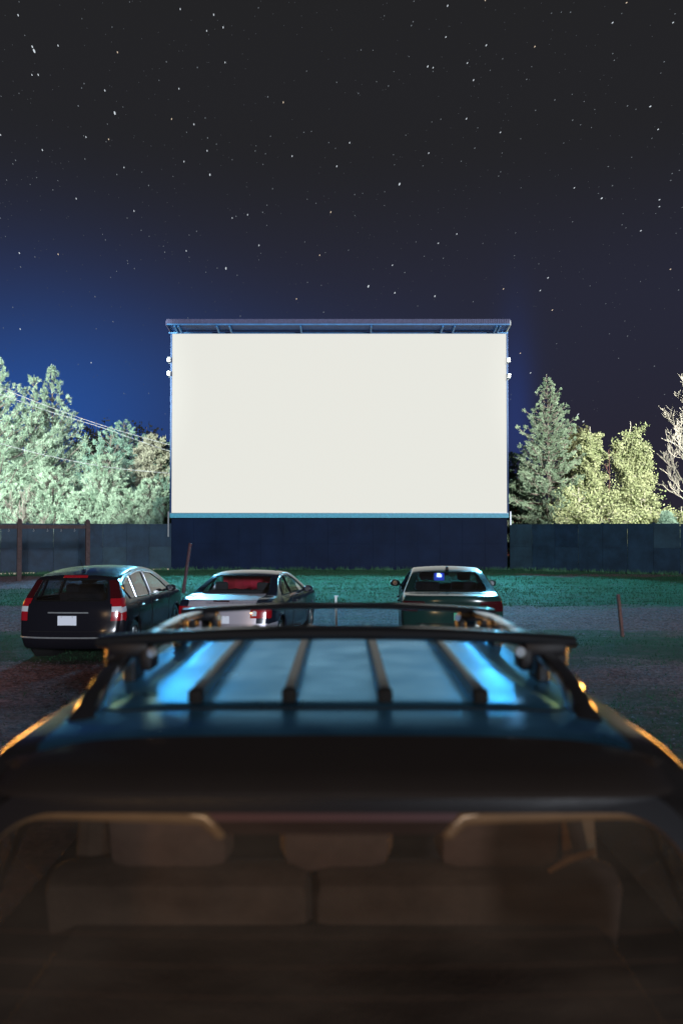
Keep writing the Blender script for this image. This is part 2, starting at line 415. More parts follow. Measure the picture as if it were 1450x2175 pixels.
def weeds():
    rs = np.random.RandomState(4); P0 = []
    for (ax, ay, bx, by, n) in ((-9.1, 42.5, 9.0, 42.5, 2600), (-9.2, 42.4, -22.3, 33.8, 2600), (9.1, 42.4, 22.3, 33.8, 2600)):
        t = rs.rand(n); c = .5 + .5 * np.sin(t * 37 + np.sin(t * 91) * 2); k = rs.rand(n) < .25 + .75 * c; t = t[k]
        P0.append(np.stack([ax + (bx - ax) * t, ay + (by - ay) * t - .05 - rs.rand(len(t)) ** 2 * .5, np.zeros(len(t)) - .01], 1))
    b = np.concatenate(P0); n = len(b); d = np.stack([rs.normal(0, .35, n), rs.normal(-.1, .3, n), np.ones(n)], 1); hh = (.05 + .22 * rs.rand(n) ** 2.5)[:, None]
    w = np.stack([.018 * np.ones(n), np.zeros(n), np.zeros(n)], 1); v = np.stack([b - w, b + w, b + d * hh], 1).reshape(-1, 3)
    tag(link('weeds', quick_mesh('weeds', v, np.arange(3 * n).reshape(n, 3)), mat('weed_blades', (.05, .13, .07), .8, noise=.5, nscale=.8, spec=.1)),
        'ragged weeds along the foot of the fences and the screen base', 'weeds', None, 'stuff')
weeds()
def ground_scatter():
    """blades of grass and loose pebbles standing on the ground"""
    rs = np.random.RandomState(11)
    n = 230000
    y = 6.3 * (44 / 6.3) ** rs.rand(n); x = (rs.rand(n) * 2 - 1) * (y * .46 + 1.2)
    m = grass_mask(x, y)
    patch = .5 + .5 * np.sin(x * 2.1 + 2 * np.sin(y * 1.7)) * np.sin(y * 3.3 + 1.5 * np.sin(x * 1.2))
    keep = rs.rand(n) < m * (.25 + .75 * patch) * (.4 + .6 / (1 + np.exp(-(y - 19) / 1.5))); x, y = x[keep], y[keep]; n = len(x)
    z = ground_height(x, y) + .06 * np.exp(-((y - 14.6 + .05 * x) / .9) ** 2) + .05 * np.exp(-((y - 26.5 + .03 * x) / 1.6) ** 2)
    hh = (.018 + .045 * rs.rand(n) ** 1.6) * (1 + .4 * (y > 20)); a = rs.rand(n) * 6.283; w = .006 + .010 * (y / 30)
    lean = rs.normal(0, .5, (n, 2)) * hh[:, None]
    base = np.stack([x, y, z - .006], 1); dx = np.stack([np.cos(a) * w, np.sin(a) * w, np.zeros(n)], 1)
    tip = base + np.stack([lean[:, 0], lean[:, 1], hh], 1)
    vs = np.stack([base - dx, base + dx, tip], 1).reshape(-1, 3)
    me = quick_mesh('grass', vs, np.arange(3 * n).reshape(n, 3))
    gm = mat('grass_blades', (.034, .10, .052), .8, noise=.45, nscale=2.0, spec=.15, transl=.25)
    tag(link('grass', me, gm), 'short worn grass growing between the gravel lanes of the lot', 'grass', None, 'stuff')
    n = 60000
    y = 6.3 * (38 / 6.3) ** rs.rand(n); x = (rs.rand(n) * 2 - 1) * (y * .46 + 1.2)
    keep = rs.rand(n) < (1 - grass_mask(x, y)) * .9 + .05; x, y = x[keep], y[keep]; n = len(x)
    z = ground_height(x, y); r = (.006 + .014 * rs.rand(n) ** 2) * (.7 + y / 25)
    o = np.array([[1, 0, 0], [0, 1, 0], [-1, 0, 0], [0, -1, 0], [0, 0, .8]])
    jit = 1 + .4 * (rs.rand(n, 5, 1) - .5); a = rs.rand(n) * 6.28
    ox = o[None, :, 0] * np.cos(a)[:, None] - o[None, :, 1] * np.sin(a)[:, None]; oy = o[None, :, 0] * np.sin(a)[:, None] + o[None, :, 1] * np.cos(a)[:, None]
    oo = np.stack([ox, oy * .8, np.repeat(o[None, :, 2], n, 0)], 2) * jit * r[:, None, None]
    vs = (oo + np.stack([x, y, z + .001], 1)[:, None, :]).reshape(-1, 3)
    f = np.array([[0, 1, 4], [1, 2, 4], [2, 3, 4], [3, 0, 4]]); fs = (np.arange(n)[:, None, None] * 5 + f[None]).reshape(-1, 3)
    gm = mat('pebbles', (.12, .10, .13), .6, noise=.6, nscale=15, spec=.5)
    tag(link('gravel', quick_mesh('gravel', vs, fs), gm), 'loose purple grey gravel strewn over the lanes of the lot', 'gravel', None, 'stuff')
ground_scatter()

# ------------------------------------------------------------ stars
def build_stars():
    rs = np.random.RandomState(5); D = 950.0
    vs = []; fs = []; mi = []
    def star(px, py, w, ln, mat_i):
        c = P(px, py, 100.0) - Vector((0, 0, CAM_Z)); c.normalize(); c = c * D + Vector((0, 0, CAM_Z))
        f = (c - Vector((0, 0, CAM_Z))).normalized(); r = f.cross(Vector((0, 0, 1))).normalized(); u = r.cross(f)
        ang = R(122 - 100 * min(1, max(0, px / 1450)))       # trails turn from steep on one side to flat on the other
        d = r * math.cos(ang) + u * math.sin(ang)
        d.normalize(); e = d.cross(f).normalized()
        k = D / FPX; n = len(vs)
        for a, b in ((1, 0), (.6, .8), (0, 1), (-.6, .8), (-1, 0), (-.6, -.8), (0, -1), (.6, -.8)):
            vs.append(c + d * a * ln * .5 * k + e * b * w * .5 * k)
        fs.append(tuple(range(n, n + 8))); mi.append(mat_i)
    for i in range(1500):
        px = rs.uniform(-120, 1570); py = rs.uniform(-150, 1080) if i % 4 else rs.uniform(-150, 620)
        b = rs.rand() ** 6
        star(px, py, .9 + .6 * b, 1.5 + 2.2 * b, 3 if b < .14 else (2 if b < .7 else rs.choice([0, 0, 1])))
    for (px, py, s) in ((73, 108, 2.2), (69, 99, 1.4), (244, 240, 2.0), (39, 32, 1.2), (446, 371, 1.4), (440, 320, 1.1), (848, 391, 1.8), (480, 570, 1.7),
                        (391, 343, 1.1), (223, 192, 1.2), (454, 31, 1.2), (474, 58, 1.2), (715, 353, 1.2), (412, 264, 1.2), (183, 291, 1.1), (526, 456, 1.1),
                        (782, 608, 1.8), (950, 12, 1.2), (1032, 96, 1.2), (908, 141, 1.3), (1005, 170, 1.2), (1380, 226, 1.3), (1277, 421, 1.4), (1163, 590, 1.2),
                        (1126, 792, 1.2), (1062, 281, 1.1), (1300, 48, 1.2), (838, 622, 1.3), (923, 629, 1.3), (383, 19, 1.1), (550, 521, 1.2), (285, 448, 1.1),
                        (910, 325, 1.1), (1360, 490, 1.2), (1340, 940, 1.2), (1227, 880, 1.4), (1238, 895, 1.5), (990, 252, 1.2)):
        star(px, py, 1.5 * s ** .8, 3.2 * s, 0 if s > 1.25 else 4)
    o = mesh('sky', vs, fs)
    for nm, c, e in (('star_white', (.85, .93, 1), .85), ('star_warm', (1, .8, .6), .9), ('star_dim', (.8, .9, 1), .28), ('star_faint', (.8, .88, 1), .10), ('star_mid', (.85, .92, 1), .75)):
        o.data.materials.append(mat(nm, (0, 0, 0), 1, emis=c, es=e, spec=0))
    o.data.polygons.foreach_set('material_index', mi)
    tag(o, 'stars drawn into short trails across the dark night sky', None, None, 'structure')
build_stars()

# ------------------------------------------------------------ the screen
SY = 42.7
def build_screen():
    t = empty('drive_in_screen', (0, SY, 0), 0, 'huge blank glowing white outdoor cinema screen under a blue steel visor', 'movie screen')
    k = SY / FPX
    x0 = (364.5 - 725) * k; x1 = (1076 - 725) * k; z0 = P(0, 1089, SY).z; z1 = P(0, 709, SY).z; cx = (x0 + x1) / 2; W = x1 - x0
    MB().box((cx, .10, (z0 + z1) / 2), (W, .2, z1 - z0)).obj('screen_surface', M['screen'], t)
    mb = MB()
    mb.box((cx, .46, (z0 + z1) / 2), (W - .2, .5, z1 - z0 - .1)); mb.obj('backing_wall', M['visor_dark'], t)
    for sx in (x0 - .045, x1 + .045):
        MB().box((sx, .12, (z0 + z1) / 2), (.085, .36, z1 - z0 + .1)).obj('edge_frame', mat('edge_blue', (.010, .05, .16), .6), t)
    for i in range(7):
        x = x0 + W * (i + .5) / 7
        b = MB(); b.box((x, .95, z1 / 2), (.3, .45, z1)); b.tube([(x, .95, z1 * .85), (x, 5.2, .0)], .12, 6)
        b.obj('support_column', M['galv'], t)
    # ledge below the picture
    MB().box((cx, -.06, z0 - .155), (W + .1, .36, .24)).obj('ledge', M['ledge'], t)
    MB().box((cx, -.06, z0 - .02), (W + .06, .30, .02)).obj('ledge_flashing', M['galv'], t)
    # skirt of painted plywood sheets
    zt = z0 - .28; n = 15; w = (W + .02) / n; rows = 2
    for r in range(rows):
        for i in range(n):
            o = MB().box((x0 + w * (i + .5) - .01, .02 + rnd.uniform(-.004, .004), zt * (r + .5) / rows), (w - .005, .02, zt / rows - .005), bev=.002).obj('panel', M['navy'], t)
    MB().box((cx, .10, zt / 2), (W, .12, zt)).obj('skirt_backing', M['navy'], t)
    # visor: slopes up and forward from the top edge
    vx0 = -9.19; vx1 = 8.86; fy = -1.05; a = Vector((0, .0, z1 + .10)); b = Vector((0, fy, P(0, 689, SY + fy).z))
    d = (b - a); ln = d.length; ang = math.atan2(d.z, -d.y)
    rot = Matrix.Rotation(-ang, 4, 'X').to_3x3()
    mid = (a + b) / 2; vw = vx1 - vx0; vc = (vx0 + vx1) / 2
    nrm = rot @ Vector((0, 0, 1))
    for i in range(12):
        ww = vw / 12
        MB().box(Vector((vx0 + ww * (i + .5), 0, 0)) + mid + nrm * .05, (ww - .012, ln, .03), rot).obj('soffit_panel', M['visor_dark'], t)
    MB().box(Vector((vc, 0, 0)) + mid + nrm * .085, (vw, ln + .1, .03), rot).obj('visor_roof', M['fascia'], t)
    mb = MB()
    for i in range(150): mb.box((vx0 + vw * (i + .5) / 150, fy - .035, b.z + .16), (vw / 150 * .55, .03, .22))
    mb.box((vc, fy - .01, b.z + .16), (vw, .02, .24)); mb.obj('fascia_sheet', M['fascia'], t)
    MB().box((vc, fy - .005, b.z + .0), (vw, .06, .07)).obj('fascia_beam', M['visor'], t)
    MB().box((vc, -.02, z1 + .045), (W + .25, .10, .07)).obj('wall_plate', M['visor'], t)
    for px in (373, 381, 462, 489, 639, 788, 939, 964, 1053, 1060):
        x = (px - 725) * (SY - .5) / FPX
        MB().box(Vector((x, 0, 0)) + mid - nrm * .045, (.075, ln * .92, .15), rot).obj('rafter', M['visor'], t)
    for sx in (vx0, vx1):
        MB().box(Vector((sx, 0, 0)) + mid + nrm * .06, (.05, ln + .12, .26), rot).obj('barge_board', M['white_metal'] if sx > 0 else M['fascia'], t)
    for sx, zz in ((x0 - .13, 1.35), (x1 + .16, .72)):
        o = MB().box((sx, -.15, z0 + .06 - zz / 2), (.06, .08, zz)).obj('corner_post', M['galv'], t)
    return x0, x1
SX0, SX1 = build_screen()
fl_lab = ['white floodlight box on the left screen edge, upper of two', 'white floodlight box on the left screen edge, lower of two',
          'white floodlight box on the right screen edge, upper of two', 'white floodlight box on the right screen edge, lower of two']
for i, (px, py) in enumerate(((359, 764), (359, 793), (1079, 765), (1080, 799))):
    p = P(px, py, SY - .2); s = -1 if i < 2 else 1
    t = empty('floodlight', p, 0, fl_lab[i], 'floodlight', 'floodlights on the screen edges')
    MB().box((0, 0, 0), (.17, .22, .24), Matrix.Rotation(R(8 * (i % 2)), 4, 'Y').to_3x3(), bev=.02).obj('lamp_housing', M['white_metal'], t)
    MB().tube([(0, .05, -.1), (0, .1, -.17), (-s * .13, .2, -.17)], .02, 6).obj('bracket', M['galv'], t)
    MB().box((0, -.115, 0), (.13, .012, .19)).obj('lens', mat('lit_lens', (.8, .9, 1), .3, emis=(.6, .85, 1.0), es=.8), t)

# ------------------------------------------------------------ fences
def fence(name, A, B, label, gap_strips):
    A = Vector(A); B = Vector(B); d = B - A; Ln = d.length; t = empty(name, A, math.atan2(d.y, d.x), label, 'fence')
    n = int(Ln / 1.22); s = 1 if B.x > A.x else -1     # front face toward the camera: local -y for the one on the right
    sd = -1 if B.x > A.x else 1
    for i in range(n):
        for r in range(2):
            m = rnd.choice([M['navy_a'], M['navy_b'], M['navy_a'], M['navy_c']])
            o = MB().box((1.22 * (i + .5), sd * rnd.uniform(0, .006), .05 + 1.2 * (r + .5)), (1.208, .018, 1.19)).obj('panel', m, t)
            if rnd.random() < .8: o.rotation_euler = (rnd.uniform(-.004, .004), 0, 0)
    for i in range(0, n + 1, 2):
        MB().box((1.22 * i, -sd * .09, 1.24), (.12, .09, 2.52)).obj('post', M['navy_c'], t)
    for z in (.4, 1.25, 2.25):
        MB().box((Ln / 2, -sd * .03, z), (Ln, .04, .09)).obj('rail', M['navy_c'], t)
    for (a, b) in gap_strips:
        MB().box(((a + b) / 2, sd * .04, .035), (b - a, .03, .085)).obj('light_strip', M['gap_light'], t)  # pale strips added for light coming through the gap under the fence
fence('fence', (-9.12, SY + .05, 0), (-22.5, 33.9, 0), 'dark blue plywood fence left of the screen, pale strips of light along its foot', [(.15, 1.35), (7.0, 8.6), (9.0, 10.2), (10.3, 12)])
fence('fence', (9.02, SY + .05, 0), (22.5, 33.9, 0), 'dark blue plywood fence right of the screen with patched faded sheets', [])

# timber frame on the left
def swing_frame():
    p1 = P(41, 1236, 33.2); p2 = P(186, 1229, 34.6); d = Vector((p2.x - p1.x, p2.y - p1.y, 0)); ln = d.length
    t = empty('swing_frame', (p1.x, p1.y, 0), math.atan2(d.y, d.x), 'empty timber swing frame of posts and one beam before the left fence', 'swing frame')
    for x in (-ln, 0, ln):
        b = MB().box((x, 0, 1.26), (.18, .16, 2.56), bev=.012); b.tube([(x, 0, 2.5), (x, 0, 2.6)], [.10, .06], 8); b.obj('post', M['wood_dark'], t)
    MB().box((0, .0, 2.27), (2 * ln - .18, .10, .16), bev=.01).obj('beam', M['wood_dark'], t)
    for i in range(8):
        x = ln * (-.9 + .25 * i) if i < 4 else ln * (.2 + .2 * (i - 4))
        MB().tube([(x, 0, 2.20), (x, 0, 2.14), (x + .03, 0, 2.10), (x, 0, 2.07), (x - .03, 0, 2.10)], .012, 5).obj('hook', M['galv'], t)
swing_frame()
def stake(name, a, b, w, m, label, cat='stake'):
    t = empty(name, a, 0, label, cat); d = Vector(b) - Vector(a); q = d.to_track_quat('Z', 'Y').to_matrix()
    MB().box(d / 2 - Vector((0, 0, .03)), (w, w * .7, d.length + .1), q, bev=w * .12).obj('shaft', m, t); return t
a = P(1321, 1351, 16.1); b = P(1312, 1264, 16.1)
t = stake('marker_post', (a.x, a.y, 0), b, .082, M['stake'], 'reddish brown timber stake leaning on the grass right of the cars', 'post')
a = P(714, 1335, 17.4); b = P(713, 1267, 17.4)
t = stake('marker_post', (a.x, a.y, 0), b, .07, M['white_metal'], 'thin pale marker post in the gravel between the two right cars', 'post')
MB().box((0, 0, .70), (.10, .06, .03), bev=.006).obj('cap', M['galv'], t)
a = P(388, 1262, 26.5); b = P(404, 1157, 26.5)
t = empty('leaning_pole', (a.x, a.y, 0), 0, 'thin rusty pole leaning beside the black hatchback against the screen base', 'pole')
MB().tube([(0, 0, -.1), (b.x - a.x, 0, b.z)], .055, 8).obj('shaft', M['pole_red'], t)
MB().tube([(b.x - a.x, 0, b.z), (b.x - a.x + .01, 0, b.z + .05)], [.07, .05], 8).obj('cap', M['pole_red'], t)

# ------------------------------------------------------------ trees
def leaf_colour_mat(name, c1, c2, transl=.15):
    return mat(name, c1, .75, col2=c2, nscale=1.1, transl=transl, spec=.2)
def scatter_needles(centres, dirs, k, ln, wd, rs, spread=.55, two=False):
    """k thin blades round each direction: triangles"""
    n = len(centres); c = np.repeat(centres, k, 0); d = np.repeat(dirs, k, 0) + rs.normal(0, spread, (n * k, 3))
    d /= np.linalg.norm(d, axis=1)[:, None] + 1e-9
    lv = np.repeat(ln, k) if isinstance(ln, np.ndarray) else ln
    l = (lv * (.6 + .7 * rs.rand(n * k)))[:, None]; ln = float(np.mean(ln)); r = rs.normal(0, 1, (n * k, 3)); s = np.cross(d, r); s /= np.linalg.norm(s, axis=1)[:, None] + 1e-9
    w = wd * (.7 + .6 * rs.rand(n * k))[:, None]
    b = c + rs.normal(0, ln * .12, (n * k, 3))
    if two:   # leaf: diamond
        v = np.stack([b, b + d * l * .5 + s * w, b + d * l, b + d * l * .5 - s * w], 1).reshape(-1, 3)
        return v, np.arange(4 * n * k).reshape(-1, 4)
    v = np.stack([b - s * w, b + s * w, b + d * l], 1).reshape(-1, 3)
    return v, np.arange(3 * n * k).reshape(-1, 3)

def conifer(name, x, y, H, Rb, seed, label, leafmat, group=None, cat='tree', base=.08, slope=.25, up=.5, gap=.5, nb=6, tuft=13, ln=.26, wd=.028,
            shape=.75, dens=5.5, clump=.34, bark='bark', bare=.0, tip=.9, z0=0., lobes=1.0):
    rs = np.random.RandomState(seed)
    t = empty(name, (x, y, z0), rs.rand() * 6, label, cat, group)
    lean = rs.normal(0, .012, 2) * H
    def axis(z): u = z / H; return np.array([lean[0] * u * u, lean[1] * u * u, z])
    mb = MB(); mb.tube([Vector(axis(H * k / 10)) for k in range(11)], [max(.02, H * .014 * (1 - k / 10.3)) for k in range(11)], 8); mb.obj('trunk', M[bark], t, True)
    lb = MB(); cs = []; ds = []; lns = []
    z = H * base; wz = 0
    while z < H * .985:
        u = (z - H * base) / (H * (1 - base)); Rz = Rb * ((1 - u) ** shape) * (.55 + .45 * min(1, (u + .12) / .22))
        nbr = nb if u < .8 else max(4, nb - 2); a0 = rs.rand() * 6.28
        for k in range(nbr):
            if rs.rand() < .10: continue
            a = a0 + 6.283 * k / nbr + rs.normal(0, .25); lob = 1 + .22 * lobes * math.sin(3 * a + seed + z * .55) + .12 * math.sin(z * 2.1 + k)
            L_ = Rz * lob * rs.uniform(.70, 1.12) + .04
            if rs.rand() < .06 * lobes: L_ *= 1.2
            p0 = axis(z); dirn = np.array([math.cos(a), math.sin(a), 0.]); sl = slope * (1 - u) + up * u
            npt = 5; pts = []
            for j in range(npt):
                f = j / (npt - 1); pts.append(p0 + dirn * L_ * f + np.array([0, 0, L_ * (sl * f + .18 * f * f * (up > 0) - (.30 * f * (1 - f)) * (slope < 0))]))
            lb.tube([Vector(p) for p in pts], [max(.008, .012 + .02 * L_ * (1 - j / 4.2)) for j in range(npt)], 4, cap=False)
            if u < bare and rs.rand() < .75: continue
            nc = max(1, int(L_ * dens * .42 + rs.rand())); f = .22 + .80 * (np.arange(nc) + rs.rand(nc) * .7 + .15) / nc
            f[-1] = 1.0; seg = np.clip((f * (npt - 1)).astype(int), 0, npt - 2); fr = f * (npt - 1) - seg
            pa = np.array(pts); base_p = pa[seg] * (1 - fr[:, None]) + pa[seg + 1] * fr[:, None]
            side = np.array([-math.sin(a), math.cos(a), 0]); off = rs.normal(0, 1, nc) * (.05 + .20 * L_ * (1 - .6 * f)); off[-1] = 0
            q = base_p + side * off[:, None] - np.array([0, 0, 1]) * np.abs(off)[:, None] * .12
            dd = dirn * .55 + side * np.sign(off)[:, None] * .3 * rs.rand(nc)[:, None] + np.array([0, 0, 1]) * tip
            dd /= np.linalg.norm(dd, axis=1)[:, None]
            m_ = int(tuft * 2.6); rad = clump * rs.uniform(.65, 1.25, nc) * (1 - .78 * u)
            qq = np.repeat(q, m_, 0); ddd = np.repeat(dd, m_, 0); rr = np.repeat(rad, m_)[:, None]
            jit = rs.normal(0, .42, (nc * m_, 3)) * rr; along = rs.rand(nc * m_)[:, None] * rr * 1.5
            cs.append(qq + jit * (1.1 - .5 * along / (rr * 1.5)) + ddd * along); ds.append(ddd + jit / rr * .9); lns.append(np.full(nc * m_, ln * (1 - .62 * u ** 1.5)))
        z += gap * (1 - .45 * u) * rs.uniform(.8, 1.2) * (H / 14 if H < 8 else 1)
    cs.append(np.array([axis(H * f) for f in (.9, .94, .97, .99, 1.)])); ds.append(np.tile([0, 0, 1.2], (5, 1)))
    lns.append(np.full(5, ln * .5)); cs = np.concatenate(cs); ds = np.concatenate(ds)
    v, f = scatter_needles(cs, ds, 2, np.concatenate(lns), wd, rs, .4)
    lb.obj('limb', M[bark], t); tag(link('foliage', quick_mesh('foliage', v, f), leafmat, t), kind='stuff')
    return t
def broadleaf(name, x, y, H, Rb, seed, label, leafmat, group=None, cat='tree', narrow=True, leaves=9000, ls=.17, bark='bark_pale', base=.1, z0=0., ragged=1.):
    rs = np.random.RandomState(seed); t = empty(name, (x, y, z0), 0, label, cat, group)
    mb = MB(); nst = 2 if narrow else 3; tr = []
    for s in range(nst):
        a = rs.rand() * 6.28; off = .25 * s; pts = [Vector((math.cos(a) * off * (.2 + k / 8) * Rb * .5, math.sin(a) * off * (.2 + k / 8) * Rb * .5, H * (.97 - .12 * s) * k / 8)) for k in range(9)]
        mb.tube(pts, [max(.02, H * .011 * (1 - k / 8.6)) for k in range(9)], 7); tr.append(pts)
    mb.obj('trunk', M[bark], t, True)
    lb = MB(); tips = []
    for i in range(95 if H > 5 else 34):
        u = base + (1 - base) * rs.rand() ** 1.0 * .93; st = tr[rs.randint(nst)]; k = u * 8; j = min(7, int(k)); p0 = st[j].lerp(st[j + 1], k - j)
        a = rs.rand() * 6.28
        prof = (math.sin(math.pi * min(1, (u * .9 + .12)) ** .8) ** .6) if not narrow else min(1., (1.05 - u) / .5) ** .75 * min(1, (u + .25) / .5)
        L_ = Rb * prof * rs.uniform(.65, 1.18) * (1 + .15 * ragged * math.sin(3 * a + seed)) + .1
        rise = (1.25 if narrow else .55) * L_; top = max(0, H * 1.0 - p0.z)
        rise = min(rise, top * .9 + .1)
        pts = [p0 + Vector((math.cos(a) * L_ * f, math.sin(a) * L_ * f, rise * (f ** .85))) for f in (0, .35, .7, 1)]
        lb.tube(pts, [.03, .022, .014, .008], 4, cap=False)
        for f in np.linspace(.25, 1.05, 9):
            q = pts[0].lerp(pts[3], f); tips.append((q.x, q.y, q.z))
    tips = np.array(tips); n = leaves; idx = rs.randint(0, len(tips), n)
    clump = rs.normal(0, 1, (len(tips), 3)) * Rb * .07
    c = tips[idx] + clump[idx] + rs.normal(0, 1, (n, 3)) * np.array([.24, .24, .28]) * min(1.2, Rb * .42)
    c[:, 2] = np.clip(c[:, 2], .15, None)
    d = rs.normal(0, 1, (n, 3)) + np.array([0, 0, .3]); d /= np.linalg.norm(d, axis=1)[:, None]
    v, f = scatter_needles(c, d, 1, ls, ls * .36, rs, two=True)
    lb.obj('limb', M[bark], t); tag(link('foliage', quick_mesh('foliage', v, f), leafmat, t), kind='stuff')
    return t

lm_pine = leaf_colour_mat('pine_needles_pale', (.10, .16, .11), (.34, .43, .33))
lm_pine2 = leaf_colour_mat('pine_needles_blue', (.08, .155, .125), (.24, .35, .28))
lm_dark = leaf_colour_mat('pine_needles_dark', (.04, .08, .06), (.09, .15, .10))
lm_tan = leaf_colour_mat('pine_needles_tan', (.20, .20, .15), (.32, .31, .24))
lm_spruce = leaf_colour_mat('spruce_needles', (.10, .16, .11), (.30, .39, .28))
lm_pop = leaf_colour_mat('poplar_leaves', (.20, .25, .12), (.44, .47, .28), .3)
lm_olive = leaf_colour_mat('olive_leaves', (.09, .10, .05), (.16, .16, .08))
lm_far = leaf_colour_mat('far_leaves_unlit', (.022, .028, .026), (.05, .05, .04))  # lack of light at that distance put into the leaf colour
def tree_at(px, py_top, Y): p = P(px, py_top, Y); return p.x, Y, p.z
TG = 'floodlit pines behind the left fence'
specs = [
    (-8, 762, 48.5, 4.6, 'tall pale pine cut off by the left border of the photo', lm_pine, dict(nb=7, shape=1.05)),
    (68, 800, 49.5, 3.3, 'pale pine with a blunt top just left of the tallest pine', lm_pine, dict(nb=7, shape=.95, bare=.32)),
    (116, 779, 51.5, 4.3, 'tallest pale floodlit pine with a pointed crown left of the screen', lm_pine, dict(nb=7, shape=1.12)),
    (232, 914, 49.0, 3.0, 'mid green rounded pine between the tallest pine and the screen', lm_pine2, dict(shape=.8, nb=7)),
    (268, 896, 52.5, 3.3, 'blue green pine with a twin tip under the power lines', lm_pine2, dict(shape=.85, nb=7)),
    (345, 936, 51.0, 2.6, 'bluish pine touching the left edge of the screen', lm_pine2, dict(shape=.75, nb=7)),
]
for i, (px, py, Y, rb, lab, lm, kw) in enumerate(specs):
    x, y, H = tree_at(px, py, Y)
    a = dict(gap=.56, dens=5.6, ln=.25, wd=.019, tip=1.1, up=.75, slope=.12, clump=.36); a.update(kw)
    conifer('pine_tree', x, y, H, rb, 20 + i, lab, lm, TG, **a)
x, y, H = tree_at(322, 925, 49.8); conifer('pine_tree', x, y, H, 1.0, 41, 'small pine with rusty tan needles near the left screen edge', lm_tan, TG, gap=.42, dens=7, ln=.3, tip=1.1, up=.75, slope=.3, shape=.6, base=.6)
for i, (px, py, Y, rb, lab, lm) in enumerate(((14, 1035, 45.5, 1.7, 'bushy young pine behind the fence in the left corner', lm_pine),
                                  (112, 1000, 46.0, 2.1, 'broad bright young pine below the tallest pine', lm_pine),
                                  (170, 1052, 45.2, 1.6, 'bushy low pine behind the right post of the swing frame', lm_pine),
                                  (224, 970, 46.2, 1.9, 'yellowish green young pine rising mid way along the left fence', lm_pine),
                                  (272, 1045, 45.4, 1.5, 'low spreading pine just behind the left fence top, third from the screen', lm_pine),
                                  (316, 1022, 46.0, 1.4, 'low pine clump second from the screen behind the left fence', lm_pine),
                                  (352, 1062, 45.2, 1.2, 'smallest low pine squeezed against the left side of the screen', lm_pine2))):
    x, y, H = tree_at(px, py, Y)
    conifer('young_pine', x, y, H, rb, 60 + i, lab, lm, 'young pines along the left fence', gap=.52, dens=5.4, ln=.23, wd=.019, clump=.28, tip=1.0, up=.7, slope=.15, shape=.62, base=.06, nb=7)
# dark trees far behind
for i, (px, py, Y, rb, lab) in enumerate(((205, 884, 74, 4.2, 'dim round leafy tree rising behind the power lines on the left'), (312, 899, 76, 3.4, 'dim round leafy tree behind the bluish pines near the screen'),
                                     (1222, 902, 60, 1.9, 'olive leafy tree peeking out between the spruce and the poplars'))):
    x, y, H = tree_at(px, py, Y)
    broadleaf('leafy_tree', x, y, H, rb, 80 + i, lab, lm_olive if i == 2 else lm_far, 'leafy trees standing behind', narrow=False, leaves=9000, ls=.26, bark='bark')
x, y, H = tree_at(1166, 795, 48.0)
conifer('spruce_tree', x, y, H, 3.5, 7, 'tall pointed grey green spruce right of the screen', lm_spruce, None, gap=.50, nb=10, dens=7.0, ln=.17, wd=.018, slope=-.16, up=.5, shape=1.0, tip=.25, base=.04, tuft=13, clump=.25)
x, y, H = tree_at(1100, 965, 53.0)
conifer('pine_tree', x, y, H, 2.1, 9, 'dim bluish pine partly hidden between the screen and the spruce', lm_dark, None, gap=.5, nb=6, dens=5, shape=.6)
x, y, H = tree_at(1252, 897, 47.5)
broadleaf('poplar_tree', x, y, H, .85, 101, 'narrow bright yellow green poplar next to the spruce', lm_pop, 'floodlit poplars behind the right fence', leaves=19000, ls=.125, base=.04)
x, y, H = tree_at(1338, 885, 47.0)
broadleaf('poplar_tree', x, y, H, 1.12, 113, 'taller bright poplar with an open crown left of the bare tree', lm_pop, 'floodlit poplars behind the right fence', leaves=23000, ls=.125, base=.04)
for i, (px, py, Y, rb, lab) in enumerate(((1228, 1030, 45.6, 1.5, 'low bright leafy shrub at the foot of the narrow poplar'), (1292, 1045, 45.4, 1.6, 'low bright leafy shrub filling the gap between the poplars'),
                                     (1368, 1030, 45.8, 1.5, 'low olive leafy shrub at the foot of the taller poplar'), (1446, 1072, 45.0, 1.2, 'low leafy shrub under the bare tree'))):
    x, y, H = tree_at(px, py, Y); broadleaf('leafy_shrub', x, y, H, rb, 130 + i, lab, lm_pop, 'shrubs behind the right fence', cat='shrub', narrow=False, leaves=5000, ls=.14, base=.05)
x, y, H = tree_at(1414, 1090, 43.5); conifer('young_pine', x, y, H, .55, 150, 'tiny pale blue conifer standing alone behind the right fence', lm_pine2, None, gap=.3, dens=10, nb=6, ln=.16)

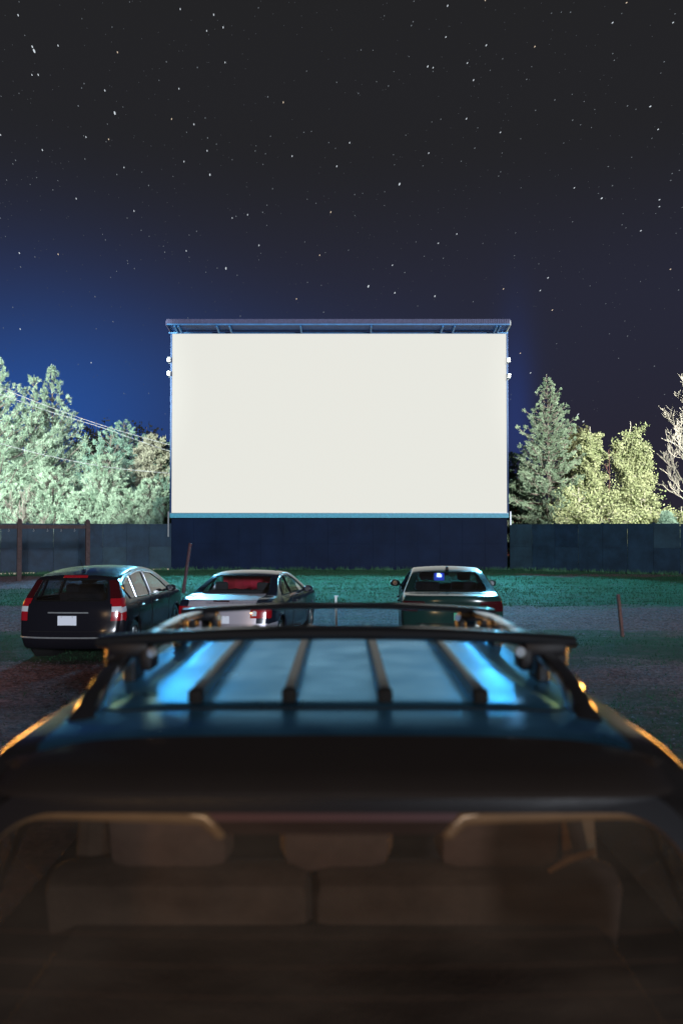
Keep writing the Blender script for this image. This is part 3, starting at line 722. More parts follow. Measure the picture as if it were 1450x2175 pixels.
def bare_tree(name, x, y, H, seed, label, spread, m, n0=9, cat='tree', twig=4, rad=.13, dirbias=(0, 0)):
    rs = random.Random(seed); t = empty(name, (x, y, 0), 0, label, cat); mb = MB(); lb = MB()
    mb.tube([(0, 0, 0), (.1, 0, H * .25), (0, .05, H * .5), (.1, 0, H * .75), (.05, 0, H)], [rad, rad * .85, rad * .6, rad * .35, .02], 8); mb.obj('trunk', m, t, True)
    def grow(p, d, L_, r, lev):
        pts = [p]; q = p.copy(); dd = d.copy(); n = 4
        for k in range(n):
            dd = (dd + Vector((rs.uniform(-.3, .3), rs.uniform(-.3, .3), rs.uniform(-.05, .33)))).normalized(); q = q + dd * L_ / n; pts.append(q.copy())
            if lev < twig and k > 0:
                for _ in range(2 if lev else 1 + (rs.random() < .6)):
                    s = Vector((rs.uniform(-1, 1), rs.uniform(-1, 1), rs.uniform(-.2, .8))).normalized()
                    grow(q, (dd * .8 + s * .9).normalized(), L_ * rs.uniform(.42, .62), r * .58, lev + 1)
        lb.tube(pts, [max(.011, r * (1 - k / (n + .6))) for k in range(n + 1)], 5 if lev < 2 else 3, cap=False)
    for i in range(n0):
        z = H * (.16 + .8 * i / n0); a = i * 2.4 + rs.uniform(-.4, .4)
        grow(Vector((.05, 0, z)), Vector((math.cos(a) + dirbias[0], math.sin(a) + dirbias[1], .55 + .5 * i / n0)).normalized(), spread * (1.1 - .6 * i / n0) * rs.uniform(.85, 1.1), rad * .45, 1)
    lb.obj('limb', m, t, True); return t
p = P(1506, 822, 45.5)
bare_tree('bare_tree', p.x, 45.5, p.z + .2, 5, 'leafless pale barked tree at the right border of the photo', 3.0, M['bark_pale'], 12, dirbias=(-.25, -.1))
p = P(1290, 955, 46.5); bare_tree('bare_tree', p.x, 46.5, p.z, 8, 'small dead sapling with reddish bare twigs between the poplars', .7, M['stake'], 5, twig=2, rad=.05)
p = P(40, 1065, 44.6); bare_tree('bare_tree', p.x, 44.6, p.z, 12, 'bare crooked branches low behind the left fence', 1.7, M['bark'], 6, twig=3, rad=.09, dirbias=(.2, 0))

# overhead cables and the lit barn far behind
def cable(pts, label):
    pts = [P(*q) for q in pts]; t = MB().tube(cr_spline(pts, 5), .013, 5).obj('power_line', M['wire'])
    tag(t, label, 'cable', 'power lines over the left pines')
cable([(-60, 800, 45.0), (100, 862, 45.3), (210, 901, 45.5), (300, 928, 45.7), (372, 948, 46.0), (420, 962, 46.2)], 'uppermost overhead cable crossing the left pines towards the screen')
cable([(-60, 815, 44.8), (100, 872, 45.1), (210, 906, 45.3), (300, 938, 45.5), (372, 962, 45.8), (420, 975, 46.0)], 'middle overhead cable crossing the left pines just under the highest one')
cable([(-60, 925, 45.0), (60, 958, 45.1), (150, 978, 45.2), (230, 992, 45.4), (300, 1000, 45.6), (420, 1010, 46.0)], 'lowest and thinnest overhead cable in front of the left pines')
def barn():
    p = P(1082, 1095, 66); t = empty('barn', (p.x, 66, 0), 0, 'small red barn with glowing windows glimpsed between screen and spruce', 'barn')
    MB().box((0, 1.6, 2.2), (2.6, 3.2, 4.4)).obj('wall', M['barn'], t)
    MB().add([(-1.5, 0, 4.3), (1.5, 0, 4.3), (0, 0, 5.6), (-1.5, 3.3, 4.3), (1.5, 3.3, 4.3), (0, 3.3, 5.6)], [(0, 1, 2), (3, 5, 4), (0, 2, 5, 3), (1, 4, 5, 2), (0, 3, 4, 1)]).obj('roof', M['wood_dark'], t)
    for k in range(6):
        w = MB().box((-.1 + .42 * (k % 2), -.03, 2.75 + .42 * (k // 2)), (.32, .05, .15)).obj('window', M['glow_red'], t)
    return t
barn()

# ------------------------------------------------------------ cars
def make_grid_cage(sp):
    """a box mapped to a car: side silhouette by four curves, width by W(y, z)"""
    top, bot, rear, front = sp['top'], sp['bot'], sp['rear'], sp['front']
    def curve(pts, key):
        pts = sorted(pts, key=lambda p: p[key]) if key == 1 else pts
        k = [p[key] for p in pts]; o = [p[1 - key] for p in pts]
        return k, o
    ty, tz = [p[0] for p in top], [p[1] for p in top]; by, bz = [p[0] for p in bot], [p[1] for p in bot]
    rz, ry = [p[1] for p in rear], [p[0] for p in rear]; fz, fy = [p[1] for p in front], [p[0] for p in front]
    def T(u): y = ty[0] + u * (ty[-1] - ty[0]); return np.array([y, interp(ty, tz, y)])
    def B(u): y = by[0] + u * (by[-1] - by[0]); return np.array([y, interp(by, bz, y)])
    def Rr(v): z = rz[0] + v * (rz[-1] - rz[0]); return np.array([interp(rz, ry, z), z])
    def F(v): z = fz[0] + v * (fz[-1] - fz[0]); return np.array([interp(fz, fy, z), z])
    c00, c01, c10, c11 = Rr(0), Rr(1), F(0), F(1)
    def S(u, v): return (1 - v) * B(u) + v * T(u) + (1 - u) * Rr(v) + u * F(v) - ((1 - u) * (1 - v) * c00 + (1 - u) * v * c01 + u * (1 - v) * c10 + u * v * c11)
    us, vs_, ws = sp['us'], sp['vs'], sp['ws']; W = sp['W']; camber = sp.get('camber', .03); wrap = sp.get('wrap', .12)
    nu, nv, nw = len(us), len(vs_), len(ws); idx = {}; V = []; Fc = []
    def vid(i, j, k):
        key = (i, j, k)
        if key not in idx:
            y, z = S(us[i], vs_[j]); w = ws[k]; x = W(y, z) * w
            if j == nv - 1: z -= camber * abs(w) ** sp.get('cpow', 2) * (1 if z > 1.2 else .6)
            e = us[i]
            y += wrap * abs(w) ** 3 * ((1 - e) ** 10) - wrap * abs(w) ** 3 * (e ** 10)
            idx[key] = len(V); V.append((x, y, z))
        return idx[key]
    for i in range(nu - 1):
        for j in range(nv - 1):
            Fc.append((vid(i, j, 0), vid(i, j + 1, 0), vid(i + 1, j + 1, 0), vid(i + 1, j, 0)))
            Fc.append((vid(i, j, nw - 1), vid(i + 1, j, nw - 1), vid(i + 1, j + 1, nw - 1), vid(i, j + 1, nw - 1)))
        for k in range(nw - 1):
            Fc.append((vid(i, nv - 1, k), vid(i, nv - 1, k + 1), vid(i + 1, nv - 1, k + 1), vid(i + 1, nv - 1, k)))
            Fc.append((vid(i, 0, k), vid(i + 1, 0, k), vid(i + 1, 0, k + 1), vid(i, 0, k + 1)))
    for j in range(nv - 1):
        for k in range(nw - 1):
            Fc.append((vid(0, j, k), vid(0, j, k + 1), vid(0, j + 1, k + 1), vid(0, j + 1, k)))
            Fc.append((vid(nu - 1, j, k), vid(nu - 1, j + 1, k), vid(nu - 1, j + 1, k + 1), vid(nu - 1, j, k + 1)))
    return V, Fc
def subdivided(V, Fc, lev):
    me = bpy.data.meshes.new('tmp'); me.from_pydata(V, [], Fc); me.update()
    o = bpy.data.objects.new('tmp', me); C.objects.link(o); md = o.modifiers.new('s', 'SUBSURF'); md.levels = lev; md.render_levels = lev
    dg = bpy.context.evaluated_depsgraph_get(); ev = o.evaluated_get(dg); m2 = bpy.data.meshes.new_from_object(ev)
    bpy.data.objects.remove(o); bpy.data.meshes.remove(me)
    bm = bmesh.new(); bm.from_mesh(m2); bmesh.ops.recalc_face_normals(bm, faces=bm.faces)
    bm.normal_update(); bpy.data.meshes.remove(m2); return bm

def split_mesh(bm, classify):
    """classify(centre, normal) -> name; returns {name: (verts, faces)}"""
    out = {}
    for f in bm.faces:
        nm = classify(f.calc_center_median(), f.normal)
        if nm is None: continue
        vs, fs, mp = out.setdefault(nm, ([], [], {})); ids = []
        for v in f.verts:
            if v.index not in mp: mp[v.index] = len(vs); vs.append((v.co.copy(), v.normal.copy()))
            ids.append(mp[v.index])
        fs.append(ids)
    return out
def part_from(parts, key, name, m, parent, off=0.0):
    if key not in parts: return None
    vs, fs, _ = parts[key]
    me = bpy.data.meshes.new(name); me.from_pydata([tuple(c + n * off) for c, n in vs], [], fs); me.update()
    o = link(name, me, m, parent, True)
    # keep the curved shading of the whole shell across the cuts
    try: me.normals_split_custom_set_from_vertices([tuple(n) for c, n in vs])
    except Exception: pass
    return o
def wheel(parent, x, y, r, w=.21, side=1):
    t = bpy.data.objects.new('wheel', None); C.objects.link(t); t.parent = parent; t.location = (x, y, r); t.empty_display_size = .1
    h = w / 2
    MB().lathe([(-h, r * .62), (-h, r * .9), (-h * .8, r * .98), (-h * .4, r), (h * .4, r), (h * .8, r * .98), (h, r * .9), (h, r * .62), (h * .6, r * .6), (-h * .6, r * .6)], 32).obj('tyre', M['rubber'], t, True)
    mb = MB(); s = side
    mb.lathe([(s * h * .15, .02), (s * h * .2, r * .60), (s * h * .9, r * .64), (s * h * .92, r * .60), (s * h * .3, r * .57), (s * h * .25, .02)], 28)
    for k in range(5):
        a = k * 2 * math.pi / 5; rot = Matrix.Rotation(a, 4, 'X').to_3x3()
        mb.box(rot @ Vector((s * h * .72, 0, r * .33)), (.03, .07, r * .56), rot, bev=.008)
    mb.lathe([(s * h * .4, .07), (s * h * .85, .06), (s * h * .9, .02)], 12); mb.obj('rim', M['alloy'], t, True)
    return t
def outline_on(bvh, poly, axis, sgn, off=.004, n=6):
    """polygon in a side (y,z) or rear (x,z) projection laid onto the shell"""
    out = []; m = len(poly)
    for i in range(m):
        a = Vector(poly[i]); b = Vector(poly[(i + 1) % m]); k = max(1, int((b - a).length / .05))
        for j in range(k):
            p = a.lerp(b, j / k)
            if axis == 'side': o = Vector((sgn * 3, p[0], p[1])); d = Vector((-sgn, 0, 0))
            elif axis == 'rear': o = Vector((p[0], -3, p[1])); d = Vector((0, 1, 0))
            else: o = Vector((p[0], p[1], 4)); d = Vector((0, 0, -1))
            h = bvh.ray_cast(o, d)
            if h[0] is not None: out.append(h[0] + h[1] * off * (1 if h[1].dot(d) < 0 else -1))
    if out: out.append(out[0].copy()); out.append(out[1].copy())
    return out
def seat(parent, x, y, z, w, name_m, h=.62, head=True, tilt=14):
    rot = Matrix.Rotation(R(tilt), 4, 'X').to_3x3()
    b = MB().box((x, y + .18, z + .10), (w, .52, .16), bev=.05).obj('seat', name_m, parent, True)
    MB().box(Vector((x, y - .10, z + .15)) + rot @ Vector((0, 0, h / 2)), (w, .13, h), rot, bev=.05).obj('seat_back', name_m, parent, True)
    if head:
        MB().box(Vector((x, y - .10, z + .15)) + rot @ Vector((0, 0, h + .13)), (min(.27, w * .6), .10, .19), rot, bev=.04).obj('headrest', name_m, parent, True)
def car(spec):
    sp = spec; t = empty(sp['name'], sp['loc'], -R(sp['heading']), sp['label'], 'car', None)
    V, Fc = make_grid_cage(sp); bm = subdivided(V, Fc, 3); bvh = BVHTree.FromBMesh(bm)
    wins = sp['side_windows']; rw = round_poly(sp['rear_window'], .06); L_ = sp['L']; wr = sp['wr']; zs = sp['belt']
    wpos = sp['wheels']
    def cls(c, n):
        x, y, z = c
        for wy in wpos:
            if abs(x) > .45 and math.hypot(y - wy, z - wr) < wr + .045 and abs(n.x) > .25: return None
            if abs(x) > .45 and math.hypot(y - wy, z - wr) < wr + .03: return None
        if n.y < -.12 and y < sp['rear_lim'] and in_poly((x, z), rw) : return 'rear_window'
        if abs(n.x) > .35:
            for i, w in enumerate(wins):
                if in_poly((y, z), w): return ('wR' if x > 0 else 'wL') + str(i)
        if n.y > .15 and sp['ws'][0] is not None and sp['wsy'][0] < y < sp['wsy'][1] and z > sp['wsz'] and abs(x) < .93 * sp['W'](y, z) - .03: return 'windshield'
        q = sp['lights'](x, y, z, n)
        if q: return q
        if y < sp['bump_y'](z): return 'bumper'
        if y > L_ - .40 and z < .62: return 'front_bumper'
        if y < sp['hatch_y'](z) and abs(x) < sp['hatch_x'] and z > sp['hatch_z'] and not (n.z > .95 and z > 1.3): return 'tailgate'
        if abs(n.x) > .35:
            for i, d in enumerate(sp['doors']):
                if in_poly((y, z), d): return ('dR' if x > 0 else 'dL') + str(i)
        if n.z > .4 and sp['hood_y'] < y < L_ - .12 and abs(x) < .72: return 'bonnet'
        return 'body'
    parts = split_mesh(bm, cls); pm = sp['paint']
    part_from(parts, 'body', 'body', pm, t)
    part_from(parts, 'bumper', 'bumper', sp.get('bumper_paint', pm), t); part_from(parts, 'front_bumper', 'bumper', pm, t)
    part_from(parts, 'tailgate', 'tailgate' if sp['kind'] == 'hatch' else 'boot_lid', sp.get('lid_paint', pm), t)
    part_from(parts, 'bonnet', 'bonnet', pm, t)
    part_from(parts, 'rear_window', 'rear_window', sp.get('rear_glass', M['glass_tint']), t, .001)
    part_from(parts, 'windshield', 'windshield', M['glass_clear'], t, .001)
    MB().tube(outline_on(bvh, rw, 'rear', 1), .011, 5, cap=False).obj('window_seal', M['rubber'], t)
    doors = {}
    for s in 'LR':
        for i in range(len(sp['doors'])):
            d = part_from(parts, 'd%s%d' % (s, i), 'door', pm, t); doors[s + str(i)] = d
            if d is None: continue
            sg = 1 if s == 'R' else -1
            MB().tube(outline_on(bvh, sp['doors'][i], 'side', sg, .0), .004, 4, cap=False).obj('door_gap', M['seam'], d)
            hy, hz = sp['handles'][i]; h = bvh.ray_cast(Vector((sg * 3, hy, hz)), Vector((-sg, 0, 0)))[0]
            if h: MB().tube([h + Vector((-.01 * sg, -.1, 0)), h + Vector((.03 * sg, -.07, .0)), h + Vector((.03 * sg, .07, .0)), h + Vector((-.01 * sg, .1, 0))], .014, 6).obj('handle', sp.get('handle_mat', pm), d)
        for i in range(len(wins)):
            o = part_from(parts, 'w%s%d' % (s, i), 'side_window', sp.get('side_glass', M['glass_clear']), t, .001)
            sg = 1 if s == 'R' else -1
            if o: MB().tube(outline_on(bvh, wins[i], 'side', sg), sp.get('trim_r', .010), 5, cap=False).obj('window_trim', sp['trim'], o)
    for key, nm, mm in (('tL', 'taillight', M['lens_red']), ('tR', 'taillight', M['lens_red']), ('tdL', 'taillight', M['lens_dark']), ('tdR', 'taillight', M['lens_dark']),
                        ('rL', 'reversing_light', M['lens_white']), ('rR', 'reversing_light', M['lens_white']), ('hb', 'brake_light', M['lens_red']),
                        ('hL', 'headlight', M['lens_white']), ('hR', 'headlight', M['lens_white'])):
        part_from(parts, key, nm, mm, t, .006)
    for i, wy in enumerate(wpos):
        for sg in (-1, 1):
            wheel(t, sg * (sp['track']), wy, wr, side=sg)
            pts = []
            for k in range(19):
                a = R(-8 + 196 * k / 18); q = Vector((sg * 3, wy + math.cos(a) * (wr + .04), wr + math.sin(a) * (wr + .04)))
                h = bvh.ray_cast(q, Vector((-sg, 0, 0)))[0]
                if h and abs(h.x) > .5: pts.append(h + Vector((-sg * .012, 0, 0)))
            if len(pts) > 3: MB().tube(pts, .022, 6).obj('arch_lip', M['black_plastic'] if sp.get('arch_dark') else pm, t)
            MB().lathe([(sg * .45, wr + .05), (sg * (sp['track'] + .03), wr + .05), (sg * (sp['track'] + .03), wr + .045), (sg * .46, wr + .045)], 24, c=(0, wy, wr)).obj('wheel_well', M['seam'], t)
    # mirrors
    my, mz = sp['mirror']
    for sg in (-1, 1):
        h = bvh.ray_cast(Vector((sg * 3, my, mz)), Vector((-sg, 0, 0)))[0]
        if not h: continue
        c = h + Vector((sg * .14, -.02, .04)); m_ = MB(); m_.tube([h + Vector((-.02 * sg, 0, -.01)), c], .022, 6)
        rings = []
        for u, sc in ((-.07, .55), (-.05, .86), (0, 1), (.06, .85), (.09, .4)):
            rings.append([c + Vector((math.cos(a) * .105 * sc, u, math.sin(a) * .07 * sc)) for a in [2 * math.pi * k / 12 for k in range(12)]])
        m_.loft(rings); o = m_.obj('mirror', sp.get('mirror_mat', pm), t, True)
        MB().lathe([(-.075, .0), (-.074, .05)], 12, axis='Y', c=c).obj('mirror_glass', M['chrome'], o)
    # interior
    fl = MB(); fl.box((0, L_ * .47, .34), (1.35, L_ * .62, .06)); fl.box((0, L_ * .66, .72), (1.35, .28, .26), bev=.05); fl.obj('interior', M['seat_dark'], t)
    for x in (-.36, .36): seat(t, x, L_ * .53, .38, .5, M['seat_dark'])
    seat(t, 0, L_ * .335, .38, 1.25, M['seat_dark'], h=.52, head=False)
    for x in (-.4, .4): MB().box((x, L_ * .335 - .18, 1.10), (.24, .09, .15), bev=.035).obj('headrest', M['seat_dark'], t, True)
    o = MB().lathe([(-.012, .18), (.012, .185), (.012, .165), (-.012, .16)], 20, axis='Y', c=(-.36, L_ * .60, .86)); o.obj('steering_wheel', M['black_plastic'], t, True)
    MB().box((0, L_ * .70 - .42, sp['H'] - .20), (.22, .03, .06), bev=.01).obj('rear_view_mirror', M['black_plastic'], t)
    # plate
    px, pz, pw, ph = sp['plate']; h = bvh.ray_cast(Vector((px, -3, pz)), Vector((0, 1, 0)))
    if h[0] is not None:
        pl = MB().box((h[0].x, h[0].y - .012, pz), (pw, .012, ph), bev=.004).obj('number_plate', sp['plate_mat'], t)
        for q in (-.09, .09): MB().lathe([(-.002, .008), (.0, .008)], 8, axis='Y', c=(h[0].x + q, h[0].y - .019, pz + ph * .4)).obj('screw', M['galv'], pl)
    for pl_, rr, mm, nm, ax in sp.get('lines', []):
        pts = []
        for q in pl_:
            o = Vector((q[0], -3, q[1])) if ax == 'rear' else Vector((q[0], q[1], 4)); d = Vector((0, 1, 0)) if ax == 'rear' else Vector((0, 0, -1))
            h = bvh.ray_cast(o, d)
            if h[0] is not None: pts.append(h[0] - d * .004)
        if len(pts) > 1: MB().tube(pts, rr, 6).obj(nm, mm, t)
    bm.free(); return t, bvh
US = [0, .012, .035, .07, .11, .16, .21, .27, .33, .39, .45, .51, .57, .63, .69, .75, .80, .85, .90, .94, .97, .99, 1]
VS = [0, .06, .18, .32, .46, .60, .74, .87, .955, 1]
WS = [-1, -.93, -.72, -.42, 0, .42, .72, .93, 1]

# black hatchback estate on the left
def W_hatch(y, z):
    w = .885 * (1 - .10 * max(0, (.5 - y) / .5) ** 2 - .13 * max(0, (y - 3.5) / 1.0) ** 2.2)
    if z > .93: w -= (z - .93) * .42 * (1 if y > .6 else 1.1) + .02
    if z < .5: w -= .07 * ((.5 - z) / .3) ** 2
    return w
zb = lambda z: 9
hatch_rear = [(.10, .20), (.02, .30), (0, .42), (.03, .58), (.075, .70), (.085, .92), (.16, 1.00), (.36, 1.33), (.40, 1.385), (.44, 1.41)]
def hrear(z): return interp([p[1] for p in hatch_rear], [p[0] for p in hatch_rear], z)
def hatch_lights(x, y, z, n):
    r = y - hrear(min(z, 1.4)); s = 'R' if x > 0 else 'L'
    if abs(x) > .685 + max(0, z - .9) * -.30 and r < .30 - max(0, z - 1.0) * .38 and .66 < z < 1.31:
        if .80 < z < .885: return 'r' + s
        return ('t' if z < 1.02 else 'td') + s
    if abs(x) < .20 and 1.345 < z < 1.385 and n.y < -.1 and y < .8: return 'hb'
    if y > 4.15 and .62 < z < .80 and abs(x) > .45: return 'h' + s
    return None
car(dict(name='black_hatchback', kind='hatch', loc=(-4.44, 12.88, 0), heading=2.8, L=4.48, H=1.50, label='black five door hatchback estate parked leftmost with tall red taillights',
    top=[(.44, 1.39), (.8, 1.44), (1.4, 1.492), (2.0, 1.50), (2.5, 1.43), (2.85, 1.31), (3.45, 1.00), (4.1, .88), (4.38, .75)],
    bot=[(.10, .20), (1, .18), (3.5, .18), (4.38, .22)], rear=hatch_rear, front=[(4.38, .22), (4.46, .35), (4.48, .5), (4.45, .66), (4.38, .75)],
    us=US, vs=VS, ws=WS, W=W_hatch, camber=.035, wrap=.12, belt=.93, wr=.315, wheels=(.86, 3.56), track=.755,
    side_windows=[[(.68, .99), (.50, 1.20), (.78, 1.31), (.98, 1.345), (.98, .985)], [(1.04, .985), (1.04, 1.35), (1.55, 1.395), (1.75, 1.385), (1.78, .965)], [(1.88, .96), (1.86, 1.375), (2.3, 1.33), (2.66, 1.19), (3.0, 1.0), (3.0, .95)]],
    rear_window=[(-.60, .985), (.60, .985), (.54, 1.315), (-.54, 1.315)], rear_lim=.7, wsy=(2.5, 3.6), wsz=.98, bump_y=lambda z: .55 if z < .50 else -1,
    hatch_y=lambda z: hrear(min(z, 1.4)) + .10, hatch_x=.64, hatch_z=.50, hood_y=3.45,
    doors=[[(1.02, .34), (1.02, .93), (1.82, .93), (1.82, .34)], [(1.85, .34), (1.85, .93), (2.98, .92), (2.98, .34)]], handles=[(1.2, .84), (2.05, .84)], handle_mat=M['chrome'],
    paint=paint('black_paint', (.010, .010, .014)), trim=M['chrome'], trim_r=.013, mirror=(2.78, .98), rear_glass=M['glass_tint'], side_glass=M['glass_clear'],
    lights=hatch_lights, plate=(0, .675, .31, .155), plate_mat=M['plate'],
    lines=[([(x / 10 * .80, .40 + .0 * x) for x in range(-10, 11)], .014, M['galv'], 'chrome_strip', 'rear'),
           ([(x / 10 * .33, .80) for x in range(-10, 11)], .012, M['galv'], 'tailgate_garnish', 'rear'),
           ([(-.05, 1.0), (.0, 1.02), (.2, 1.02), (.42, 1.03)], .010, M['rubber'], 'rear_wiper', 'rear'),
           ([(x / 10 * .64, .50) for x in range(-10, 11)], .006, M['seam'], 'tailgate_gap', 'rear')]))

# silver lidded sedan in the middle
def W_sed(y, z):
    w = .865 * (1 - .09 * max(0, (.6 - y) / .6) ** 2 - .13 * max(0, (y - 3.5) / 1.0) ** 2.2)
    if z > .86: w -= (z - .86) * .50 * (1 if 1.0 < y < 3.4 else .9) + .015
    if z < .5: w -= .07 * ((.5 - z) / .3) ** 2
    return w
sed_rear = [(.10, .22), (.03, .32), (0, .45), (.02, .60), (.05, .75), (.05, .88), (.10, .95)]
def srear(z): return interp([p[1] for p in sed_rear], [p[0] for p in sed_rear], z)
def sed_lights(x, y, z, n):
    s = 'R' if x > 0 else 'L'
    if abs(x) > .50 and y < srear(z) + .24 and .64 < z < .83:
        if math.hypot(abs(x) - .575, z - .725) < .045: return 'r' + s
        return 't' + s
    if y > 4.15 and .60 < z < .76 and abs(x) > .45: return 'h' + s
    return None
silver = paint('silver_paint', (.42, .41, .48), .35, .3)
sedt, _ = car(dict(name='silver_sedan', kind='sedan', loc=(-2.06, 13.55, 0), heading=9.5, L=4.5, H=1.37, label='middle parked sedan with pale silver boot lid and red glow in its windows',
    top=[(.10, .95), (.35, .985), (.75, .99), (1.15, 1.17), (1.5, 1.31), (1.9, 1.37), (2.35, 1.365), (2.65, 1.28), (3.3, .96), (4.1, .84), (4.38, .70)],
    bot=[(.10, .22), (1, .18), (3.5, .18), (4.38, .22)], rear=sed_rear, front=[(4.38, .22), (4.46, .35), (4.5, .48), (4.46, .6), (4.38, .70)],
    us=US, vs=VS, ws=WS, W=W_sed, camber=.03, wrap=.13, belt=.88, wr=.305, wheels=(.92, 3.55), track=.735,
    side_windows=[[(1.18, .955), (1.28, 1.10), (1.52, 1.215), (1.74, 1.255), (1.78, .945)], [(1.85, .945), (1.83, 1.265), (2.2, 1.265), (2.55, 1.16), (2.95, .955), (2.95, .935)]],
    rear_window=[(-.62, 1.01), (.62, 1.01), (.52, 1.275), (-.52, 1.275)], rear_lim=1.75, wsy=(2.45, 3.35), wsz=.95, bump_y=lambda z: .6 if z < .55 else -1,
    hatch_y=lambda z: .80 if z > .9 else srear(z) + .14, hatch_x=.60, hatch_z=.52, hood_y=3.35,
    doors=[[(1.12, .32), (1.12, .90), (1.80, .90), (1.80, .32)], [(1.83, .32), (1.83, .90), (2.95, .89), (2.95, .32)]], handles=[(1.25, .80), (2.0, .80)],
    paint=paint('dark_blue_paint', (.012, .016, .030)), lid_paint=silver, bumper_paint=silver, trim=M['rubber'], mirror=(2.72, .93),
    rear_glass=M['glass_clear'], side_glass=M['glass_clear'], lights=sed_lights, plate=(0, .62, .31, .13), plate_mat=M['plate'],
    lines=[([(x / 10 * .14, .93) for x in range(-10, 11)], .014, M['lens_dark'], 'brake_light', 'rear')]))
cl = MB(); n = 14
vs = [(-.58 + 1.16 * i / n, 1.98 + .03 * math.sin(i * 1.7), z + .012 * math.cos(i * 2.1)) for z in (1.29, 1.15, 1.0) for i in range(n + 1)]
vs2 = [(x, y + .012, z) for x, y, z in vs]; fs = []
for r in range(2):
    for i in range(n):
        a = r * (n + 1) + i; fs.append((a, a + 1, a + n + 2, a + n + 1)); fs.append(tuple(k + len(vs) for k in (a + n + 1, a + n + 2, a + 1, a)))
cl.add(vs + vs2, fs); cl.obj('red_glow_sheet', M['red_cloth'], sedt, True)  # translucent red sheet added to make the glow in the windows

# dark green sedan on the right
def grn_lights(x, y, z, n):
    s = 'R' if x > 0 else 'L'
    if abs(x) > .46 and y < grear(z) + .26 and .76 + .10 * (abs(x) < .6) < z < .93: return 'td' + s
    if y > 4.25 and .62 < z < .78 and abs(x) > .45: return 'h' + s
    return None
grn_rear = [(.12, .22), (.03, .34), (0, .48), (.03, .62), (.07, .78), (.05, .92), (.07, 1.02)]
def grear(z): return interp([p[1] for p in grn_rear], [p[0] for p in grn_rear], z)
def W_grn(y, z):
    w = .905 * (1 - .08 * max(0, (.6 - y) / .6) ** 2 - .13 * max(0, (y - 3.6) / 1.0) ** 2.2)
    if z > .92: w -= (z - .92) * .52 + .015
    if z < .5: w -= .07 * ((.5 - z) / .3) ** 2
    return w
grt, gbvh = car(dict(name='green_sedan', kind='sedan', loc=(1.88, 13.45, 0), heading=3.8, L=4.6, H=1.45, label='dark green sedan parked rightmost with a blue light behind its rear window',
    top=[(.07, 1.02), (.3, 1.05), (.62, 1.06), (1.1, 1.24), (1.5, 1.37), (2.0, 1.445), (2.45, 1.44), (2.8, 1.34), (3.45, 1.01), (4.2, .88), (4.48, .74)],
    bot=[(.12, .22), (1, .18), (3.6, .18), (4.48, .22)], rear=grn_rear, front=[(4.48, .22), (4.56, .35), (4.6, .5), (4.56, .62), (4.48, .74)],
    us=US, vs=VS, ws=WS, W=W_grn, camber=.035, wrap=.16, belt=.94, wr=.33, wheels=(.95, 3.65), track=.77,
    side_windows=[[(.98, 1.02), (1.16, 1.15), (1.5, 1.275), (1.80, 1.32), (1.84, 1.0)], [(1.92, 1.0), (1.90, 1.33), (2.3, 1.325), (2.65, 1.22), (3.05, 1.01), (3.05, .98)]],
    rear_window=[(-.64, 1.075), (.64, 1.075), (.53, 1.345), (-.53, 1.345)], rear_lim=1.75, wsy=(2.55, 3.5), wsz=1.0, bump_y=lambda z: .6 if z < .56 else -1,
    hatch_y=lambda z: .66 if z > .97 else grear(z) + .14, hatch_x=.62, hatch_z=.55, hood_y=3.5,
    doors=[[(1.05, .34), (1.05, .95), (1.86, .95), (1.86, .34)], [(1.9, .34), (1.9, .95), (3.05, .94), (3.05, .34)]], handles=[(1.25, .85), (2.1, .85)],
    paint=paint('dark_green_paint', (.010, .035, .032)), trim=M['rubber'], mirror=(2.88, 1.02), rear_glass=M['glass_tint'], side_glass=M['glass_tint'], arch_dark=True,
    lights=grn_lights, plate=(.16, .68, .30, .13), plate_mat=M['plate_green'],
    lines=[([(x / 10 * .60, .80) for x in range(-10, 11)], .008, M['seam'], 'boot_gap', 'rear'), ([(x / 10 * .62, .56) for x in range(-10, 11)], .006, M['seam'], 'bumper_gap', 'rear')]))
h = gbvh.ray_cast(Vector((.0, 1.72, 4)), Vector((0, 0, -1)))[0]
MB().loft([[Vector((sx * w, y, h.z + z)) for sx, z in ((-1, -.01), (-.5, zz), (.5, zz), (1, -.01))] for y, w, zz in ((1.60, .035, .055), (1.66, .03, .06), (1.80, .02, .02), (1.84, .01, .0))]).obj('roof_antenna', M['black_plastic'], grt, True)
MB().box((-.10, 2.45, 1.23), (.20, .03, .18), bev=.01).obj('dashboard_display', M['glow_blue'], grt)  # glowing blue plate stands for the halo round the white lamps
d = bpy.data.objects['dashboard_display']
MB().lathe([(-.02, .02), (-.019, .032), (.0, .035)], 14, axis='Y', c=(-.11, 2.425, 1.285)).obj('lamp', M['glow_white'], d)
MB().box((-.10, 2.425, 1.232), (.10, .02, .055), bev=.009).obj('lamp', M['glow_white'], d)

hb = bpy.data.objects['black_hatchback']
MB().box((-.0, .78, 1.46), (.05, .09, .03), bev=.008).obj('antenna_base', M['black_plastic'], hb)
MB().tube([(0, .76, 1.47), (0, .60, 1.64)], .006, 5).obj('antenna', M['black_plastic'], hb)

